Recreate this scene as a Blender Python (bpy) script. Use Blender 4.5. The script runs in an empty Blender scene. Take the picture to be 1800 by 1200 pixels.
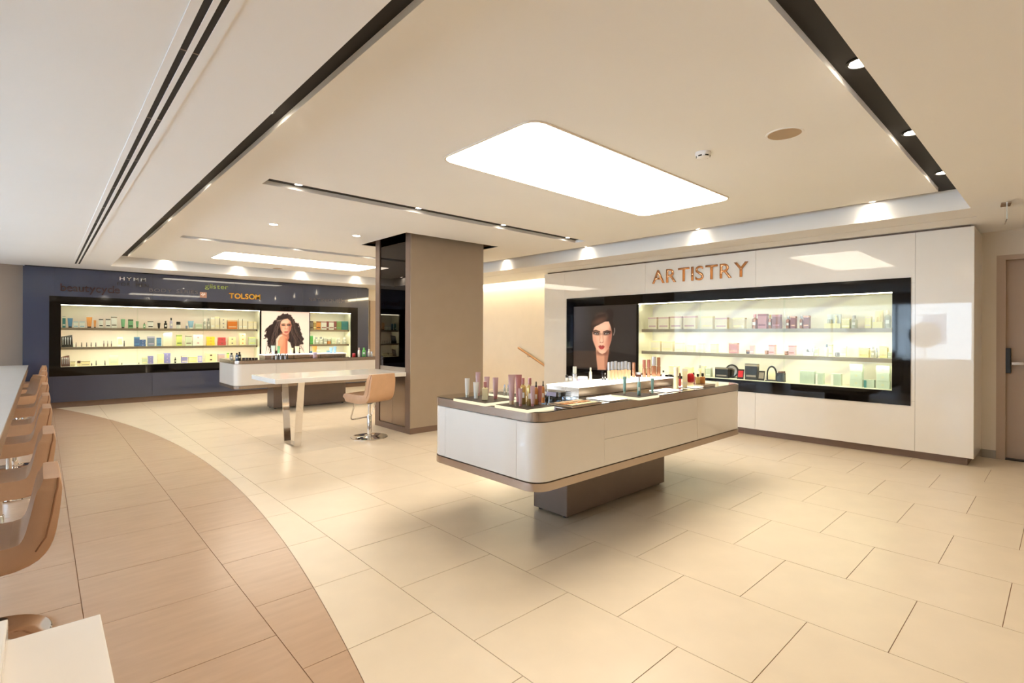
import bpy, bmesh, math, random
import numpy as np
from mathutils import Matrix, Vector
random.seed(4)
S = bpy.context.scene
COL = S.collection
pi = math.pi

# ------------------------------------------------------------------ camera
F, CX, CY = 898.0, 900.0, 585.6
ROLL, YAW, H = math.radians(0.22), math.radians(42.65), 1.296
FW = np.array([math.sin(YAW), math.cos(YAW), 0.0])
RT = np.array([math.cos(YAW), -math.sin(YAW), 0.0])
UP = np.array([0, 0, 1.0])
cam = bpy.data.cameras.new('camera'); camo = bpy.data.objects.new('camera', cam); COL.objects.link(camo)
cam.sensor_width = 36; cam.lens = F / 1800 * 36; cam.shift_y = (CY - 600) / 1800; cam.clip_start = 0.02
_r = Vector(RT) * math.cos(ROLL) + Vector(UP) * math.sin(ROLL)
_u = Vector(UP) * math.cos(ROLL) - Vector(RT) * math.sin(ROLL)
_b = -Vector(FW)
camo.matrix_world = Matrix(((_r.x, _u.x, _b.x, 0), (_r.y, _u.y, _b.y, 0), (_r.z, _u.z, _b.z, H), (0, 0, 0, 1)))
S.camera = camo

# ------------------------------------------------------------------ view, world
S.view_settings.view_transform = 'Standard'; S.view_settings.look = 'None'
S.view_settings.gamma = 1; S.view_settings.use_curve_mapping = False
S.view_settings.exposure = 1.54
W = bpy.data.worlds.new('overcast_sky'); S.world = W; W.use_nodes = True
bg = W.node_tree.nodes['Background']
bg.inputs[0].default_value = (0.60, 0.78, 1.0, 1); bg.inputs[1].default_value = 8.0

PANEL_L = 3.9        # ceiling light panel radiance
LAMP = (1.0, 0.83, 0.62)
SPOT_W, WASH_W, SLOT_W = 6.0, 10.0, 4.0
LED_L = 10.5

# ------------------------------------------------------------------ pixel helpers (1800 x 1200 photo frame)
def ray(px, py):
    u, v = px - CX, py - CY
    c, s = math.cos(ROLL), math.sin(ROLL)
    u, v = c * u + s * v, -s * u + c * v
    return FW * F + RT * u - UP * v
O = np.array([0, 0, H])
def onz(px, py, z): d = ray(px, py); return O + d * ((z - H) / d[2])
def onx(px, py, x): d = ray(px, py); return O + d * (x / d[0])
def ony(px, py, y): d = ray(px, py); return O + d * (y / d[1])
def proj(P):
    P = np.asarray(P, float) - O
    z = P @ FW; u = F * (P @ RT) / z; v = -F * (P @ UP) / z
    c, s = math.cos(ROLL), math.sin(ROLL)
    return CX + c * u - s * v, CY + s * u + c * v

# ------------------------------------------------------------------ materials
def lin(c):
    return tuple(((v / 255) / 12.92 if v / 255 <= 0.04045 else ((v / 255 + 0.055) / 1.055) ** 2.4) for v in c)
MATS = {}
def mat(name, rgb, rough=0.5, metal=0.0, coat=0.0, noise=0.0, nscale=6.0, bump=0.0, bscale=60, emit=0.0, emitc=None, trans=0.0, spec=0.5, stretch=None):
    if name in MATS: return MATS[name]
    m = bpy.data.materials.new(name); m.use_nodes = True
    nt = m.node_tree; p = nt.nodes['Principled BSDF']
    c = lin(rgb)
    p.inputs['Base Color'].default_value = (*c, 1)
    p.inputs['Roughness'].default_value = rough; p.inputs['Metallic'].default_value = metal
    p.inputs['Coat Weight'].default_value = coat; p.inputs['Coat Roughness'].default_value = 0.02
    p.inputs['Specular IOR Level'].default_value = spec
    p.inputs['Transmission Weight'].default_value = trans
    tc = None
    if noise or bump:
        tc = nt.nodes.new('ShaderNodeTexCoord'); mp = nt.nodes.new('ShaderNodeMapping')
        nt.links.new(tc.outputs['Object'], mp.inputs['Vector'])
        if stretch: mp.inputs['Scale'].default_value = stretch
    if noise:
        n = nt.nodes.new('ShaderNodeTexNoise'); n.inputs['Scale'].default_value = nscale; n.inputs['Detail'].default_value = 4
        nt.links.new(mp.outputs['Vector'], n.inputs['Vector'])
        r = nt.nodes.new('ShaderNodeMapRange'); r.inputs['From Min'].default_value = 0.3; r.inputs['From Max'].default_value = 0.7
        r.inputs['To Min'].default_value = 1 - noise; r.inputs['To Max'].default_value = 1 + noise
        nt.links.new(n.outputs['Fac'], r.inputs['Value'])
        v = nt.nodes.new('ShaderNodeVectorMath'); v.operation = 'SCALE'; v.inputs[0].default_value = c
        nt.links.new(r.outputs['Result'], v.inputs['Scale']); nt.links.new(v.outputs['Vector'], p.inputs['Base Color'])
    if bump:
        n2 = nt.nodes.new('ShaderNodeTexNoise'); n2.inputs['Scale'].default_value = bscale; n2.inputs['Detail'].default_value = 3
        nt.links.new(mp.outputs['Vector'], n2.inputs['Vector'])
        b = nt.nodes.new('ShaderNodeBump'); b.inputs['Strength'].default_value = bump; b.inputs['Distance'].default_value = 0.002
        nt.links.new(n2.outputs['Fac'], b.inputs['Height']); nt.links.new(b.outputs['Normal'], p.inputs['Normal'])
    if emit:
        e = emitc or c
        p.inputs['Emission Color'].default_value = (*e, 1); p.inputs['Emission Strength'].default_value = emit
    MATS[name] = m
    return m
def emission(name, rgb, strength):
    if name in MATS: return MATS[name]
    m = bpy.data.materials.new(name); m.use_nodes = True; nt = m.node_tree
    nt.nodes.remove(nt.nodes['Principled BSDF'])
    e = nt.nodes.new('ShaderNodeEmission'); e.inputs[0].default_value = (*rgb, 1); e.inputs[1].default_value = strength
    nt.links.new(e.outputs[0], nt.nodes['Material Output'].inputs[0]); MATS[name] = m
    return m
def glass(name, tint=(1, 1, 1), ior=1.27, rough=0.0):
    if name in MATS: return MATS[name]
    m = bpy.data.materials.new(name); m.use_nodes = True; nt = m.node_tree
    nt.nodes.remove(nt.nodes['Principled BSDF'])
    t = nt.nodes.new('ShaderNodeBsdfTransparent'); t.inputs[0].default_value = (*tint, 1)
    g = nt.nodes.new('ShaderNodeBsdfGlossy'); g.inputs['Roughness'].default_value = rough
    f = nt.nodes.new('ShaderNodeFresnel'); f.inputs[0].default_value = ior
    x = nt.nodes.new('ShaderNodeMixShader')
    nt.links.new(f.outputs[0], x.inputs[0]); nt.links.new(t.outputs[0], x.inputs[1]); nt.links.new(g.outputs[0], x.inputs[2])
    nt.links.new(x.outputs[0], nt.nodes['Material Output'].inputs[0]); MATS[name] = m
    return m
def vcol(name, rough=0.25, emit=0.0, coat=0.3):
    m = bpy.data.materials.new(name); m.use_nodes = True; nt = m.node_tree; p = nt.nodes['Principled BSDF']
    a = nt.nodes.new('ShaderNodeAttribute'); a.attribute_name = 'print'
    nt.links.new(a.outputs['Color'], p.inputs['Base Color']); p.inputs['Roughness'].default_value = rough
    p.inputs['Coat Weight'].default_value = coat; p.inputs['Coat Roughness'].default_value = 0.02
    if emit:
        nt.links.new(a.outputs['Color'], p.inputs['Emission Color']); p.inputs['Emission Strength'].default_value = emit
    return m

M_CEIL = mat('white_ceiling_paint', (246, 244, 241), 0.85, noise=0.008, nscale=1.5)
M_WALL = mat('warm_wall_paint', (232, 222, 208), 0.8, noise=0.015, nscale=2)
M_TAUPE = mat('taupe_wall_paint', (158, 139, 123), 0.7, noise=0.02, nscale=2)
M_STAIR = mat('pale_stair_wall_paint', (236, 222, 202), 0.8, noise=0.015)
M_BLACK = mat('matt_black_trough', (26, 21, 18), 0.7, noise=0.1)
M_CREAM = mat('cream_porcelain_tile', (228, 213, 190), 0.3, noise=0.03, nscale=5, bump=0.03, bscale=14)
M_TAN = mat('tan_porcelain_tile', (188, 156, 128), 0.27, noise=0.05, nscale=4, bump=0.03, bscale=14, stretch=(1, 6, 1))
M_GROUT = mat('brown_grout', (140, 104, 74), 0.9, noise=0.1)
M_WHITEGL = mat('white_back_painted_glass', (238, 233, 225), 0.35, coat=1.0, noise=0.01)
M_BLUEGL = mat('slate_blue_back_painted_glass', (50, 58, 82), 0.35, coat=1.0, noise=0.02)
M_BLKGL = mat('black_glass', (6, 5, 6), 0.04, noise=0.2, spec=0.4)
M_BRPL = mat('brown_metal_plinth', (128, 104, 88), 0.4, metal=0.3, noise=0.04, nscale=8)
M_STEEL = mat('brushed_steel', (184, 168, 154), 0.24, metal=0.85, noise=0.04, nscale=30, stretch=(1, 1, 12))
M_CHROME = mat('polished_chrome', (225, 220, 214), 0.05, metal=1.0, noise=0.01)
M_PED = mat('bronze_lacquer_pedestal', (132, 115, 105), 0.34, metal=0.25, noise=0.05)
M_LACQ = mat('white_gloss_lacquer', (236, 230, 222), 0.16, coat=0.6, noise=0.01)
M_DARKIN = mat('dark_cabinet_core', (168, 150, 130), 0.6, noise=0.05)
M_DKTOP = mat('dark_glass_worktop', (44, 38, 34), 0.08, coat=1.0, noise=0.1)
M_COLM = mat('taupe_column_cladding', (164, 146, 126), 0.42, metal=0.15, noise=0.02)
M_MIRR = mat('smoked_mirror', (60, 56, 56), 0.02, metal=1.0, noise=0.02)
M_BRMIR = mat('bronze_gloss_panel', (150, 130, 112), 0.12, metal=0.7, noise=0.03)
M_LEATH = mat('tan_leather', (206, 164, 128), 0.42, noise=0.05, nscale=10, bump=0.25, bscale=220)
M_PIPE = mat('brown_leather_piping', (158, 112, 80), 0.5, noise=0.05)
M_TBLW = mat('white_table_lacquer', (240, 236, 230), 0.2, coat=0.25, noise=0.01)
M_TBEDGE = mat('bronze_table_edge', (170, 146, 118), 0.2, metal=0.6, noise=0.04)
M_SHELF = mat('taupe_shelf_lip', (172, 154, 132), 0.35, metal=0.3, noise=0.03)
M_CASEIN = mat('cream_case_lining', (236, 232, 212), 0.6, noise=0.01)
M_GLASS = glass('clear_showcase_glass', (0.97, 0.99, 0.97))
M_WGLASS = glass('window_glass', (0.95, 0.97, 0.98))
M_ACR = glass('clear_acrylic', (0.86, 0.88, 0.90), 1.5, 0.05)
M_BLKPL = mat('black_plastic', (18, 17, 17), 0.35, noise=0.1)
M_DOOR = mat('taupe_door_paint', (190, 168, 148), 0.5, noise=0.02)
E_PANEL = emission('warm_diffuser_glow', (1.0, 0.88, 0.70), PANEL_L)
E_LED = emission('led_strip_glow', (1.0, 0.94, 0.74), LED_L)
E_COVE = emission('cove_led_glow', (1.0, 0.88, 0.60), 11)
E_LAMP = emission('lamp_glow', (1.0, 0.88, 0.70), 25)
E_BOX = emission('lightbox_glow', (1.0, 0.93, 0.76), 1.3)
E_EDGE = emission('tray_edge_glow', (1.0, 0.86, 0.56), 0.42)

# ------------------------------------------------------------------ mesh helpers
def link(o, parent=None):
    COL.objects.link(o)
    if parent is not None: o.parent = parent
    return o
def meshobj(name, verts, faces, m, parent=None, smooth=False, loc=None, rotz=0):
    me = bpy.data.meshes.new(name); me.from_pydata([tuple(map(float, v)) for v in verts], [], faces); me.update()
    if m is not None: me.materials.append(m)
    if smooth:
        for p in me.polygons: p.use_smooth = True
    o = bpy.data.objects.new(name, me); link(o, parent)
    if loc is not None: o.location = loc
    o.rotation_euler = (0, 0, rotz)
    return o
def bmobj(name, bm, m, parent=None, smooth=False, loc=None, rotz=0):
    me = bpy.data.meshes.new(name); bm.to_mesh(me); bm.free(); me.materials.append(m)
    if smooth:
        for p in me.polygons: p.use_smooth = True
    o = bpy.data.objects.new(name, me); link(o, parent)
    if loc is not None: o.location = loc
    o.rotation_euler = (0, 0, rotz)
    return o
def empty(name, loc=(0, 0, 0), rotz=0):
    o = bpy.data.objects.new(name, None); link(o); o.location = loc; o.rotation_euler = (0, 0, rotz); o.empty_display_size = 0.1
    return o
def tag(o, label, cat, group=None):
    o['label'] = label; o['category'] = cat
    if group: o['group'] = group
    return o
def struct(o, label=None):
    o['kind'] = 'structure'
    if label: o['label'] = label
    return o
BOXF = [(0, 3, 2, 1), (4, 5, 6, 7), (0, 1, 5, 4), (1, 2, 6, 5), (2, 3, 7, 6), (3, 0, 4, 7)]
def boxv(x0, x1, y0, y1, z0, z1):
    return [(x0, y0, z0), (x1, y0, z0), (x1, y1, z0), (x0, y1, z0), (x0, y0, z1), (x1, y0, z1), (x1, y1, z1), (x0, y1, z1)]
def box(name, x0, x1, y0, y1, z0, z1, m, parent=None, bev=0.0):
    if bev <= 0: return meshobj(name, boxv(x0, x1, y0, y1, z0, z1), BOXF, m, parent)
    bm = bmesh.new(); vs = [bm.verts.new(v) for v in boxv(x0, x1, y0, y1, z0, z1)]
    for f in BOXF: bm.faces.new([vs[i] for i in f])
    bmesh.ops.bevel(bm, geom=bm.edges[:], offset=bev, segments=2, profile=0.6, affect='EDGES')
    return bmobj(name, bm, m, parent)
def multibox(name, L, m, parent=None):
    v, f = [], []
    for b in L:
        n = len(v); v += boxv(*b); f += [tuple(i + n for i in q) for q in BOXF]
    return meshobj(name, v, f, m, parent)
def lathe(name, prof, m, parent=None, seg=24, loc=None, smooth=True, sy=1.0):
    v, f = [], []
    for r, z in prof:
        for k in range(seg):
            a = 2 * pi * k / seg; v.append((r * math.cos(a), r * math.sin(a) * sy, z))
    n = len(prof)
    for i in range(n - 1):
        for k in range(seg):
            a, b = i * seg + k, i * seg + (k + 1) % seg
            f.append((a, b, b + seg, a + seg))
    f.append(tuple(reversed(range(seg)))); f.append(tuple(range((n - 1) * seg, n * seg)))
    o = meshobj(name, v, f, m, parent, smooth, loc)
    if smooth:
        for p in list(o.data.polygons)[-2:]: p.use_smooth = False
        o.data.set_sharp_from_angle(angle=math.radians(40))
    return o
def prism(name, pts, z0, z1, m, parent=None, smooth=False):
    n = len(pts); v = [(x, y, z0) for x, y in pts] + [(x, y, z1) for x, y in pts]
    f = [tuple(reversed(range(n))), tuple(range(n, 2 * n))] + [(i, (i + 1) % n, (i + 1) % n + n, i + n) for i in range(n)]
    o = meshobj(name, v, f, m, parent)
    if smooth:
        for p in o.data.polygons[2:] if False else list(o.data.polygons)[2:]: p.use_smooth = True
        o.data.set_sharp_from_angle(angle=math.radians(40))
    return o
def rrect(x0, x1, y0, y1, r, n=8):
    pts = []
    for cx, cy, a0 in ((x1 - r, y0 + r, -90), (x1 - r, y1 - r, 0), (x0 + r, y1 - r, 90), (x0 + r, y0 + r, 180)):
        for k in range(n + 1):
            a = math.radians(a0 + 90 * k / n); pts.append((cx + r * math.cos(a), cy + r * math.sin(a)))
    return pts
def tubepath(name, pts, r, m, parent=None, seg=10, closed=False):
    pts = [Vector(p) for p in pts]; v, f = [], []
    n = len(pts)
    for i, p in enumerate(pts):
        t = (pts[min(i + 1, n - 1)] - pts[max(i - 1, 0)]).normalized()
        a = Vector((0, 0, 1)) if abs(t.z) < 0.9 else Vector((1, 0, 0))
        s = t.cross(a).normalized(); w = t.cross(s).normalized()
        for k in range(seg):
            an = 2 * pi * k / seg; v.append(p + s * (r * math.cos(an)) + w * (r * math.sin(an)))
    for i in range(n - 1):
        for k in range(seg):
            a, b = i * seg + k, i * seg + (k + 1) % seg
            f.append((a, b, b + seg, a + seg))
    f.append(tuple(reversed(range(seg)))); f.append(tuple(range((n - 1) * seg, n * seg)))
    o = meshobj(name, v, f, m, parent, True); o.data.set_sharp_from_angle(angle=math.radians(50))
    return o
def roundpath(pts, r, n=6):
    out = [Vector(pts[0])]
    for i in range(1, len(pts) - 1):
        a, b, c = Vector(pts[i - 1]), Vector(pts[i]), Vector(pts[i + 1])
        p, q = b + (a - b).normalized() * r, b + (c - b).normalized() * r
        for k in range(n + 1):
            t = k / n; out.append(p * (1 - t) ** 2 + b * 2 * t * (1 - t) + q * t * t)
    return out + [Vector(pts[-1])]
def plate(name, x0, x1, y0, y1, z0, z1, holes, m, parent=None):
    xs = sorted({x0, x1, *[h[0] for h in holes], *[h[1] for h in holes]}); ys = sorted({y0, y1, *[h[2] for h in holes], *[h[3] for h in holes]})
    nx, ny = len(xs) - 1, len(ys) - 1
    def solid(i, j):
        if i < 0 or j < 0 or i >= nx or j >= ny: return False
        cx, cy = (xs[i] + xs[i + 1]) / 2, (ys[j] + ys[j + 1]) / 2
        return not any(h[0] < cx < h[1] and h[2] < cy < h[3] for h in holes)
    v, f, ix = [], [], {}
    def V(i, j, z):
        k = (i, j, z)
        if k not in ix: ix[k] = len(v); v.append((xs[i], ys[j], z))
        return ix[k]
    for i in range(nx):
        for j in range(ny):
            if not solid(i, j): continue
            f.append((V(i, j, z0), V(i, j + 1, z0), V(i + 1, j + 1, z0), V(i + 1, j, z0)))
            f.append((V(i, j, z1), V(i + 1, j, z1), V(i + 1, j + 1, z1), V(i, j + 1, z1)))
            if not solid(i - 1, j): f.append((V(i, j, z0), V(i, j, z1), V(i, j + 1, z1), V(i, j + 1, z0)))
            if not solid(i + 1, j): f.append((V(i + 1, j, z0), V(i + 1, j + 1, z0), V(i + 1, j + 1, z1), V(i + 1, j, z1)))
            if not solid(i, j - 1): f.append((V(i, j, z0), V(i + 1, j, z0), V(i + 1, j, z1), V(i, j, z1)))
            if not solid(i, j + 1): f.append((V(i, j + 1, z0), V(i, j + 1, z1), V(i + 1, j + 1, z1), V(i + 1, j + 1, z0)))
    return meshobj(name, v, f, m, parent)
def spot(name, loc, w, size=75, blend=0.6, target=None, parent=None, rad=0.03):
    l = bpy.data.lights.new(name, 'SPOT'); l.energy = w; l.color = LAMP; l.spot_size = math.radians(size); l.spot_blend = blend; l.shadow_soft_size = rad
    o = bpy.data.objects.new(name, l); link(o, parent); o.location = loc
    if target is not None:
        d = Vector(target) - Vector(loc); o.rotation_euler = d.to_track_quat('-Z', 'Y').to_euler()
    return o
def ordinal(n):
    return ['first', 'second', 'third', 'fourth', 'fifth', 'sixth', 'seventh', 'eighth', 'ninth', 'tenth', 'eleventh', 'twelfth', 'thirteenth', 'fourteenth', 'fifteenth',
            'sixteenth', 'seventeenth', 'eighteenth', 'nineteenth', 'twentieth', 'twenty-first', 'twenty-second', 'twenty-third', 'twenty-fourth', 'twenty-fifth', 'twenty-sixth',
            'twenty-seventh', 'twenty-eighth', 'twenty-ninth', 'thirtieth', 'thirty-first', 'thirty-second', 'thirty-third', 'thirty-fourth', 'thirty-fifth', 'thirty-sixth'][n]

# ------------------------------------------------------------------ room extents
XL, XR, YN, YF = -3.2, 7.376, -2.6, 11.98
XP = 6.70            # face of the white glass wall
YB = 11.52           # face of the blue glass wall
ZS, ZM, ZT = 2.385, 2.535, 2.57   # perimeter soffit, raised panel, trough top

# floor: square tiles in running bond, two colours meeting along an arc
floor = struct(empty('floor'), 'cream and tan tiled floor with curved colour border')
box('grout_bed', XL, 9.2, YN, YF, -0.05, -0.003, M_GROUT, floor)
ACX, ACY, AR = -18.134, 5.339, 19.351
def arcx(y): return ACX + math.sqrt(AR * AR - (y - ACY) ** 2)
T = 0.6; G = 0.0016
def tileprism(pts, m): 
    o = prism('tile', pts, -0.012, 0.0, m); COL.objects.unlink(o); return o
full_mesh = {}
for key, m in (('c', M_CREAM), ('t', M_TAN)):
    o = tileprism([(G, G), (T - G, G), (T - G, T - G), (G, T - G)], m); full_mesh[key] = o.data; bpy.data.objects.remove(o)
cands = []
k0 = math.floor((XL - 0.144) / T)
for k in range(k0, 16):
    xs = 0.144 + k * T
    ph = 0.49 if k % 2 == 0 else 0.19
    j = math.floor((YN - ph) / T)
    while ph + j * T < YF:
        ys = ph + j * T; j += 1
        cs = [arcx(ys + t * T / 8) for t in range(9)]
        xm = 9.2
        if xs >= xm: continue
        if min(cs) >= xs + T: cands.append((xs, ys, 't', None))
        elif max(cs) <= xs: cands.append((xs, ys, 'c', None))
        else:
            yy = [ys + G + (T - 2 * G) * t / 12 for t in range(13)]
            for kind in 'tc':
                if kind == 't':
                    a = [(xs + G, y) for y in reversed(yy)]; b = [(min(max(arcx(y) - 0.0015, xs + G), xs + T - G), y) for y in yy]
                else:
                    a = [(min(max(arcx(y) + 0.0015, xs + G), xs + T - G), y) for y in reversed(yy)]; b = [(xs + T - G, y) for y in yy]
                pts = []
                for p in b + a:
                    if not pts or abs(p[0] - pts[-1][0]) + abs(p[1] - pts[-1][1]) > 1e-5: pts.append(p)
                ar = 0.5 * abs(sum(pts[i - 1][0] * pts[i][1] - pts[i][0] * pts[i - 1][1] for i in range(len(pts))))
                if ar > 0.002: cands.append((xs, ys, kind, pts))
def vis(c):
    p = np.array([c[0] + 0.3, c[1] + 0.3, 0.0]); d = (p - O) @ FW
    if d < 0.5: return 50 + abs(d)
    px, py = proj(p); off = max(0, -150 - px, px - 1950, py - 1420)
    return d + (40 if off > 0 else 0)
cands.sort(key=vis)
restv, restf = {'c': [], 't': []}, {'c': [], 't': []}
for i, (xs, ys, kind, pts) in enumerate(cands):
    m = M_CREAM if kind == 'c' else M_TAN
    if i < 300:
        if pts is None:
            o = bpy.data.objects.new('tile', full_mesh[kind]); link(o, floor); o.location = (xs, ys, random.uniform(-0.0003, 0.0003))
        else:
            prism('tile', pts, -0.012, 0.0, m, floor)
    else:
        q = pts or [(xs + G, ys + G), (xs + T - G, ys + G), (xs + T - G, ys + T - G), (xs + G, ys + T - G)]
        n = len(restv[kind]); restv[kind] += [(x, y, 0.0) for x, y in q]; restf[kind].append(tuple(range(n, n + len(q))))
for kind, nm in (('c', 'cream_tile_rest'), ('t', 'tan_tile_rest')):
    if restv[kind]:
        o = meshobj(nm, restv[kind], restf[kind], M_CREAM if kind == 'c' else M_TAN, floor); o['kind'] = 'stuff'

# ------------------------------------------------------------------ ceiling
ceil = struct(empty('ceiling'), 'warm white stepped ceiling with raised centre panel')
MX0, MX1, MY0, MY1 = 1.046, 5.70, 0.755, 10.52     # raised panel
OX0, OX1, OY0, OY1 = 0.84, 5.87, 0.56, 10.72      # opening in the perimeter soffit
HOLE = (3.31, 4.82, 5.525, 6.75)                  # around the column
SLOTS = [(1.35, 5.36, 4.36, 4.55), (1.33, 5.36, 7.68, 7.87)]
STX = 7.30
plate('perimeter_soffit', XL, 9.2, YN, YF, ZS, ZT + 0.02, [(OX0, OX1, OY0, OY1), (STX, 9.2, 6.41, YF), (6.302, 6.318, 0.56, YF), (XR, 9.2, YN, 6.41)], M_CEIL, ceil)
plate('raised_panel', MX0, MX1, MY0, MY1, ZM, ZT, [HOLE] + SLOTS, M_CEIL, ceil)
plate('trough_lining', OX0 - 0.02, OX1 + 0.02, OY0 - 0.02, OY1 + 0.02, ZT + 0.001, ZT + 0.012, [(MX0 + 0.05, MX1 - 0.05, MY0 + 0.05, MY1 - 0.05)], M_BLACK, ceil)
for (a, b, c, d) in SLOTS:
    box('slot_lining', a - 0.01, b + 0.01, c - 0.01, d + 0.01, ZT + 0.001, ZT + 0.01, M_BLACK, ceil)
a, b, c, d = HOLE
multibox('column_recess', [(a - .01, a, c, d, ZM + .005, 2.8), (b, b + .01, c, d, ZM + .005, 2.8), (a, b, c - .01, c, ZM + .005, 2.8), (a, b, d, d + .01, ZM + .005, 2.8)], M_BRPL, ceil)
box('roof_slab', XL, 9.2, YN, YF, 2.9, 3.0, M_BLACK, ceil)
box('slot_backing', 6.29, 6.33, 0.5, YF, ZS + 0.06, ZS + 0.07, M_BLACK, ceil)

def light_panel(x0, x1, y0, y1, label):
    t = tag(empty('ceiling_light', ((x0 + x1) / 2, (y0 + y1) / 2, ZM - .001)), label, 'ceiling light', 'luminous ceiling panels')
    hx, hy = (x1 - x0) / 2, (y1 - y0) / 2
    prism('diffuser', rrect(-hx, hx, -hy, hy, 0.10), -0.006, -0.001, E_PANEL, t)
    o = rrect(-hx - .012, hx + .012, -hy - .012, hy + .012, 0.112); i = rrect(-hx, hx, -hy, hy, 0.10); n = len(o)
    v = [(x, y, z) for z in (-.008, 0) for x, y in o] + [(x, y, z) for z in (-.008, 0) for x, y in i]
    f = []
    for k in range(n):
        q = (k + 1) % n
        f += [(k, q, n + q, n + k), (2 * n + q, 2 * n + k, 3 * n + k, 3 * n + q), (q, k, 2 * n + k, 2 * n + q), (n + k, n + q, 3 * n + q, 3 * n + k)]
    meshobj('rim', v, f, M_WALL, t)
light_panel(2.085, 4.64, 2.08, 3.02, 'large rounded luminous ceiling panel above the nearer island counter')
light_panel(2.06, 4.66, 8.72, 9.66, 'luminous ceiling panel above the far island before the blue wall')

def downlight(x, y, z, label, group, w, size=70, target=None, r=0.055, ring=M_BLKPL, lampz=0.004):
    t = tag(empty('downlight', (x, y, z)), label, 'downlight', group)
    lathe('trim_ring', [(r * 0.80, 0), (r * 0.82, -0.008), (r, -0.006), (r, 0)], ring, t, 24)
    lathe('lamp', [(r * 0.72, -0.001), (r * 0.72, -lampz), (r * 0.3, -lampz - 0.004)], E_LAMP, t, 20)
    s = spot('spot_lamp', (0, 0, -0.02), w, size, 0.7, None, t)
    if target is not None:
        dd = Vector(target) - Vector((x, y, z - 0.02)); s.rotation_euler = dd.to_track_quat('-Z', 'Y').to_euler()
    return t
for i, x in enumerate((1.6, 2.81, 4.02, 5.19)):
    downlight(x, 0.655, ZT, f'spotlight in the black ceiling trough near the exit door, {ordinal(i)} from the near end' if i else 'spotlight nearest the camera in the black trough above the near island', 'spotlights in the right trough', SPOT_W * .4, 90, (x + .1, 1.1, 0), 0.06)
for i, y in enumerate((1.3, 3.11, 5.0, 6.77, 8.59, 10.3)):
    downlight(0.93, y, ZT, f'spotlight in the long black trough beside the air slots, {ordinal(i)} from near end', 'spotlights in the left trough', SPOT_W * .8, 90, (1.3, y, 0), 0.06)
for i, y in enumerate((1.26, 3.02, 4.75, 6.52, 8.3)):
    downlight(5.80, y, ZT, f'wall-washing downlight above the white showcase wall, {ordinal(i)} from the door', 'wall washers by the white wall', WASH_W * .7, 110, (5.9, y, 0), 0.05, M_CHROME)
for i, x in enumerate((1.6, 2.75, 3.94, 5.14)):
    downlight(x, 10.645, ZT, f'wall-washing downlight above the blue wall, {ordinal(i)} from left', 'wall washers by the blue wall', WASH_W, 110, (x, 10.75, 0), 0.05, M_CHROME)
for si, (a, b, c, d) in enumerate(SLOTS):
    for i, x in enumerate((1.62, 2.82, 3.98, 5.12)):
        downlight(x, c + 0.11, ZT, f'small lamp inside the {["nearer", "farther"][si]} ceiling slot, {ordinal(i)} from left', 'lamps in the ceiling slots', SLOT_W, 100, (x, c + 0.2, 0), 0.04)
downlight(1.95, 6.15, ZM, 'round recessed downlight left of the column, farther from the column', 'round downlights by the column', 12, 90, None, 0.055, M_CEIL)
downlight(2.95, 6.13, ZM, 'round recessed downlight left of the column, nearer the column', 'round downlights by the column', 12, 90, None, 0.055, M_CEIL)

for i, (x, y) in enumerate(((0.3, 0.35), (3.2, -1.2), (6.2, -1.2))):  # fill lamps added out of view to brighten desk, island front and door
    downlight(x, y, ZS, f'added unseen fill downlight over the entrance side, {ordinal(2 - i)} from the exit door', 'added fill lamps outside the view', (18, 15, 9)[i], 110, None, 0.055, M_CEIL)

# speakers, smoke detector, air diffusers, exit sign
for p, r, lb in (((1379, 235), 0.105, 'round ceiling speaker grille beside the smoke detector'), ((488, 471.5), 0.10, 'round ceiling speaker grille behind the far luminous panel')):
    q = onz(*p, ZM); t = tag(empty('ceiling_speaker', (q[0], q[1], ZM)), lb, 'speaker')
    lathe('grille', [(r * .9, 0), (r * .9, -.003), (r * .3, -.004)], mat('speaker_mesh', (186, 160, 130), .7, bump=.5, bscale=600, noise=.05), t)
    lathe('rim', [(r * .9, 0), (r * .9, -.004), (r, -.004), (r * 1.02, 0)], M_CEIL, t)
q = onz(1236, 268, ZM); t = tag(empty('smoke_detector', (q[0], q[1], ZM)), 'small white smoke detector on the ceiling beside the luminous panel', 'smoke detector')
lathe('base', [(.05, 0), (.052, -.01), (.048, -.02)], M_CEIL, t); lathe('sensor_head', [(.046, -.02), (.042, -.034), (.02, -.042)], M_CEIL, t)
for k in range(6):
    a = k * pi / 3; o = meshobj('vent', boxv(-.012, .012, -.002, .002, -.004, .004), BOXF, M_BLKPL, t, loc=(.0435 * math.cos(a), .0435 * math.sin(a), -.029)); o.rotation_euler = (0, 0, a + pi / 2)
t = tag(empty('air_diffuser', (0.41, 4.0, ZS - .0005)), 'long double-slot black air diffuser in the ceiling at left', 'air vent')
for xa, xb in ((-.054, -.023), (.041, .077)): box('flange', xa, xb, -3.6, 6.75, -.004, 0, M_CEIL, t)
box('centre_bar', .0, .019, -3.6, 6.75, -.005, 0, M_CEIL, t)
for xa, xb in ((-.023, .0), (.019, .041)):
    box('slot', xa, xb, -3.6, 6.75, -.0025, -.001, M_BLACK, t)
    for k in range(12): box('slot_divider', xa, xb, -3.4 + k * .85, -3.392 + k * .85, -.0045, -.0026, M_PED, t)
q = onz(1768, 358, ZS); t = tag(empty('exit_sign', (q[0], q[1], ZS), math.radians(6)), 'small edge-lit exit sign plate hanging from the ceiling by the door', 'sign')
box('ceiling_mount', -.07, .07, -.03, .03, -.012, 0, M_STEEL, t); box('sign_plate', -.14, .14, -.004, .004, -.15, -.012, mat('sign_acrylic', (205, 214, 220), .1, coat=1, noise=.01), t)

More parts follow.
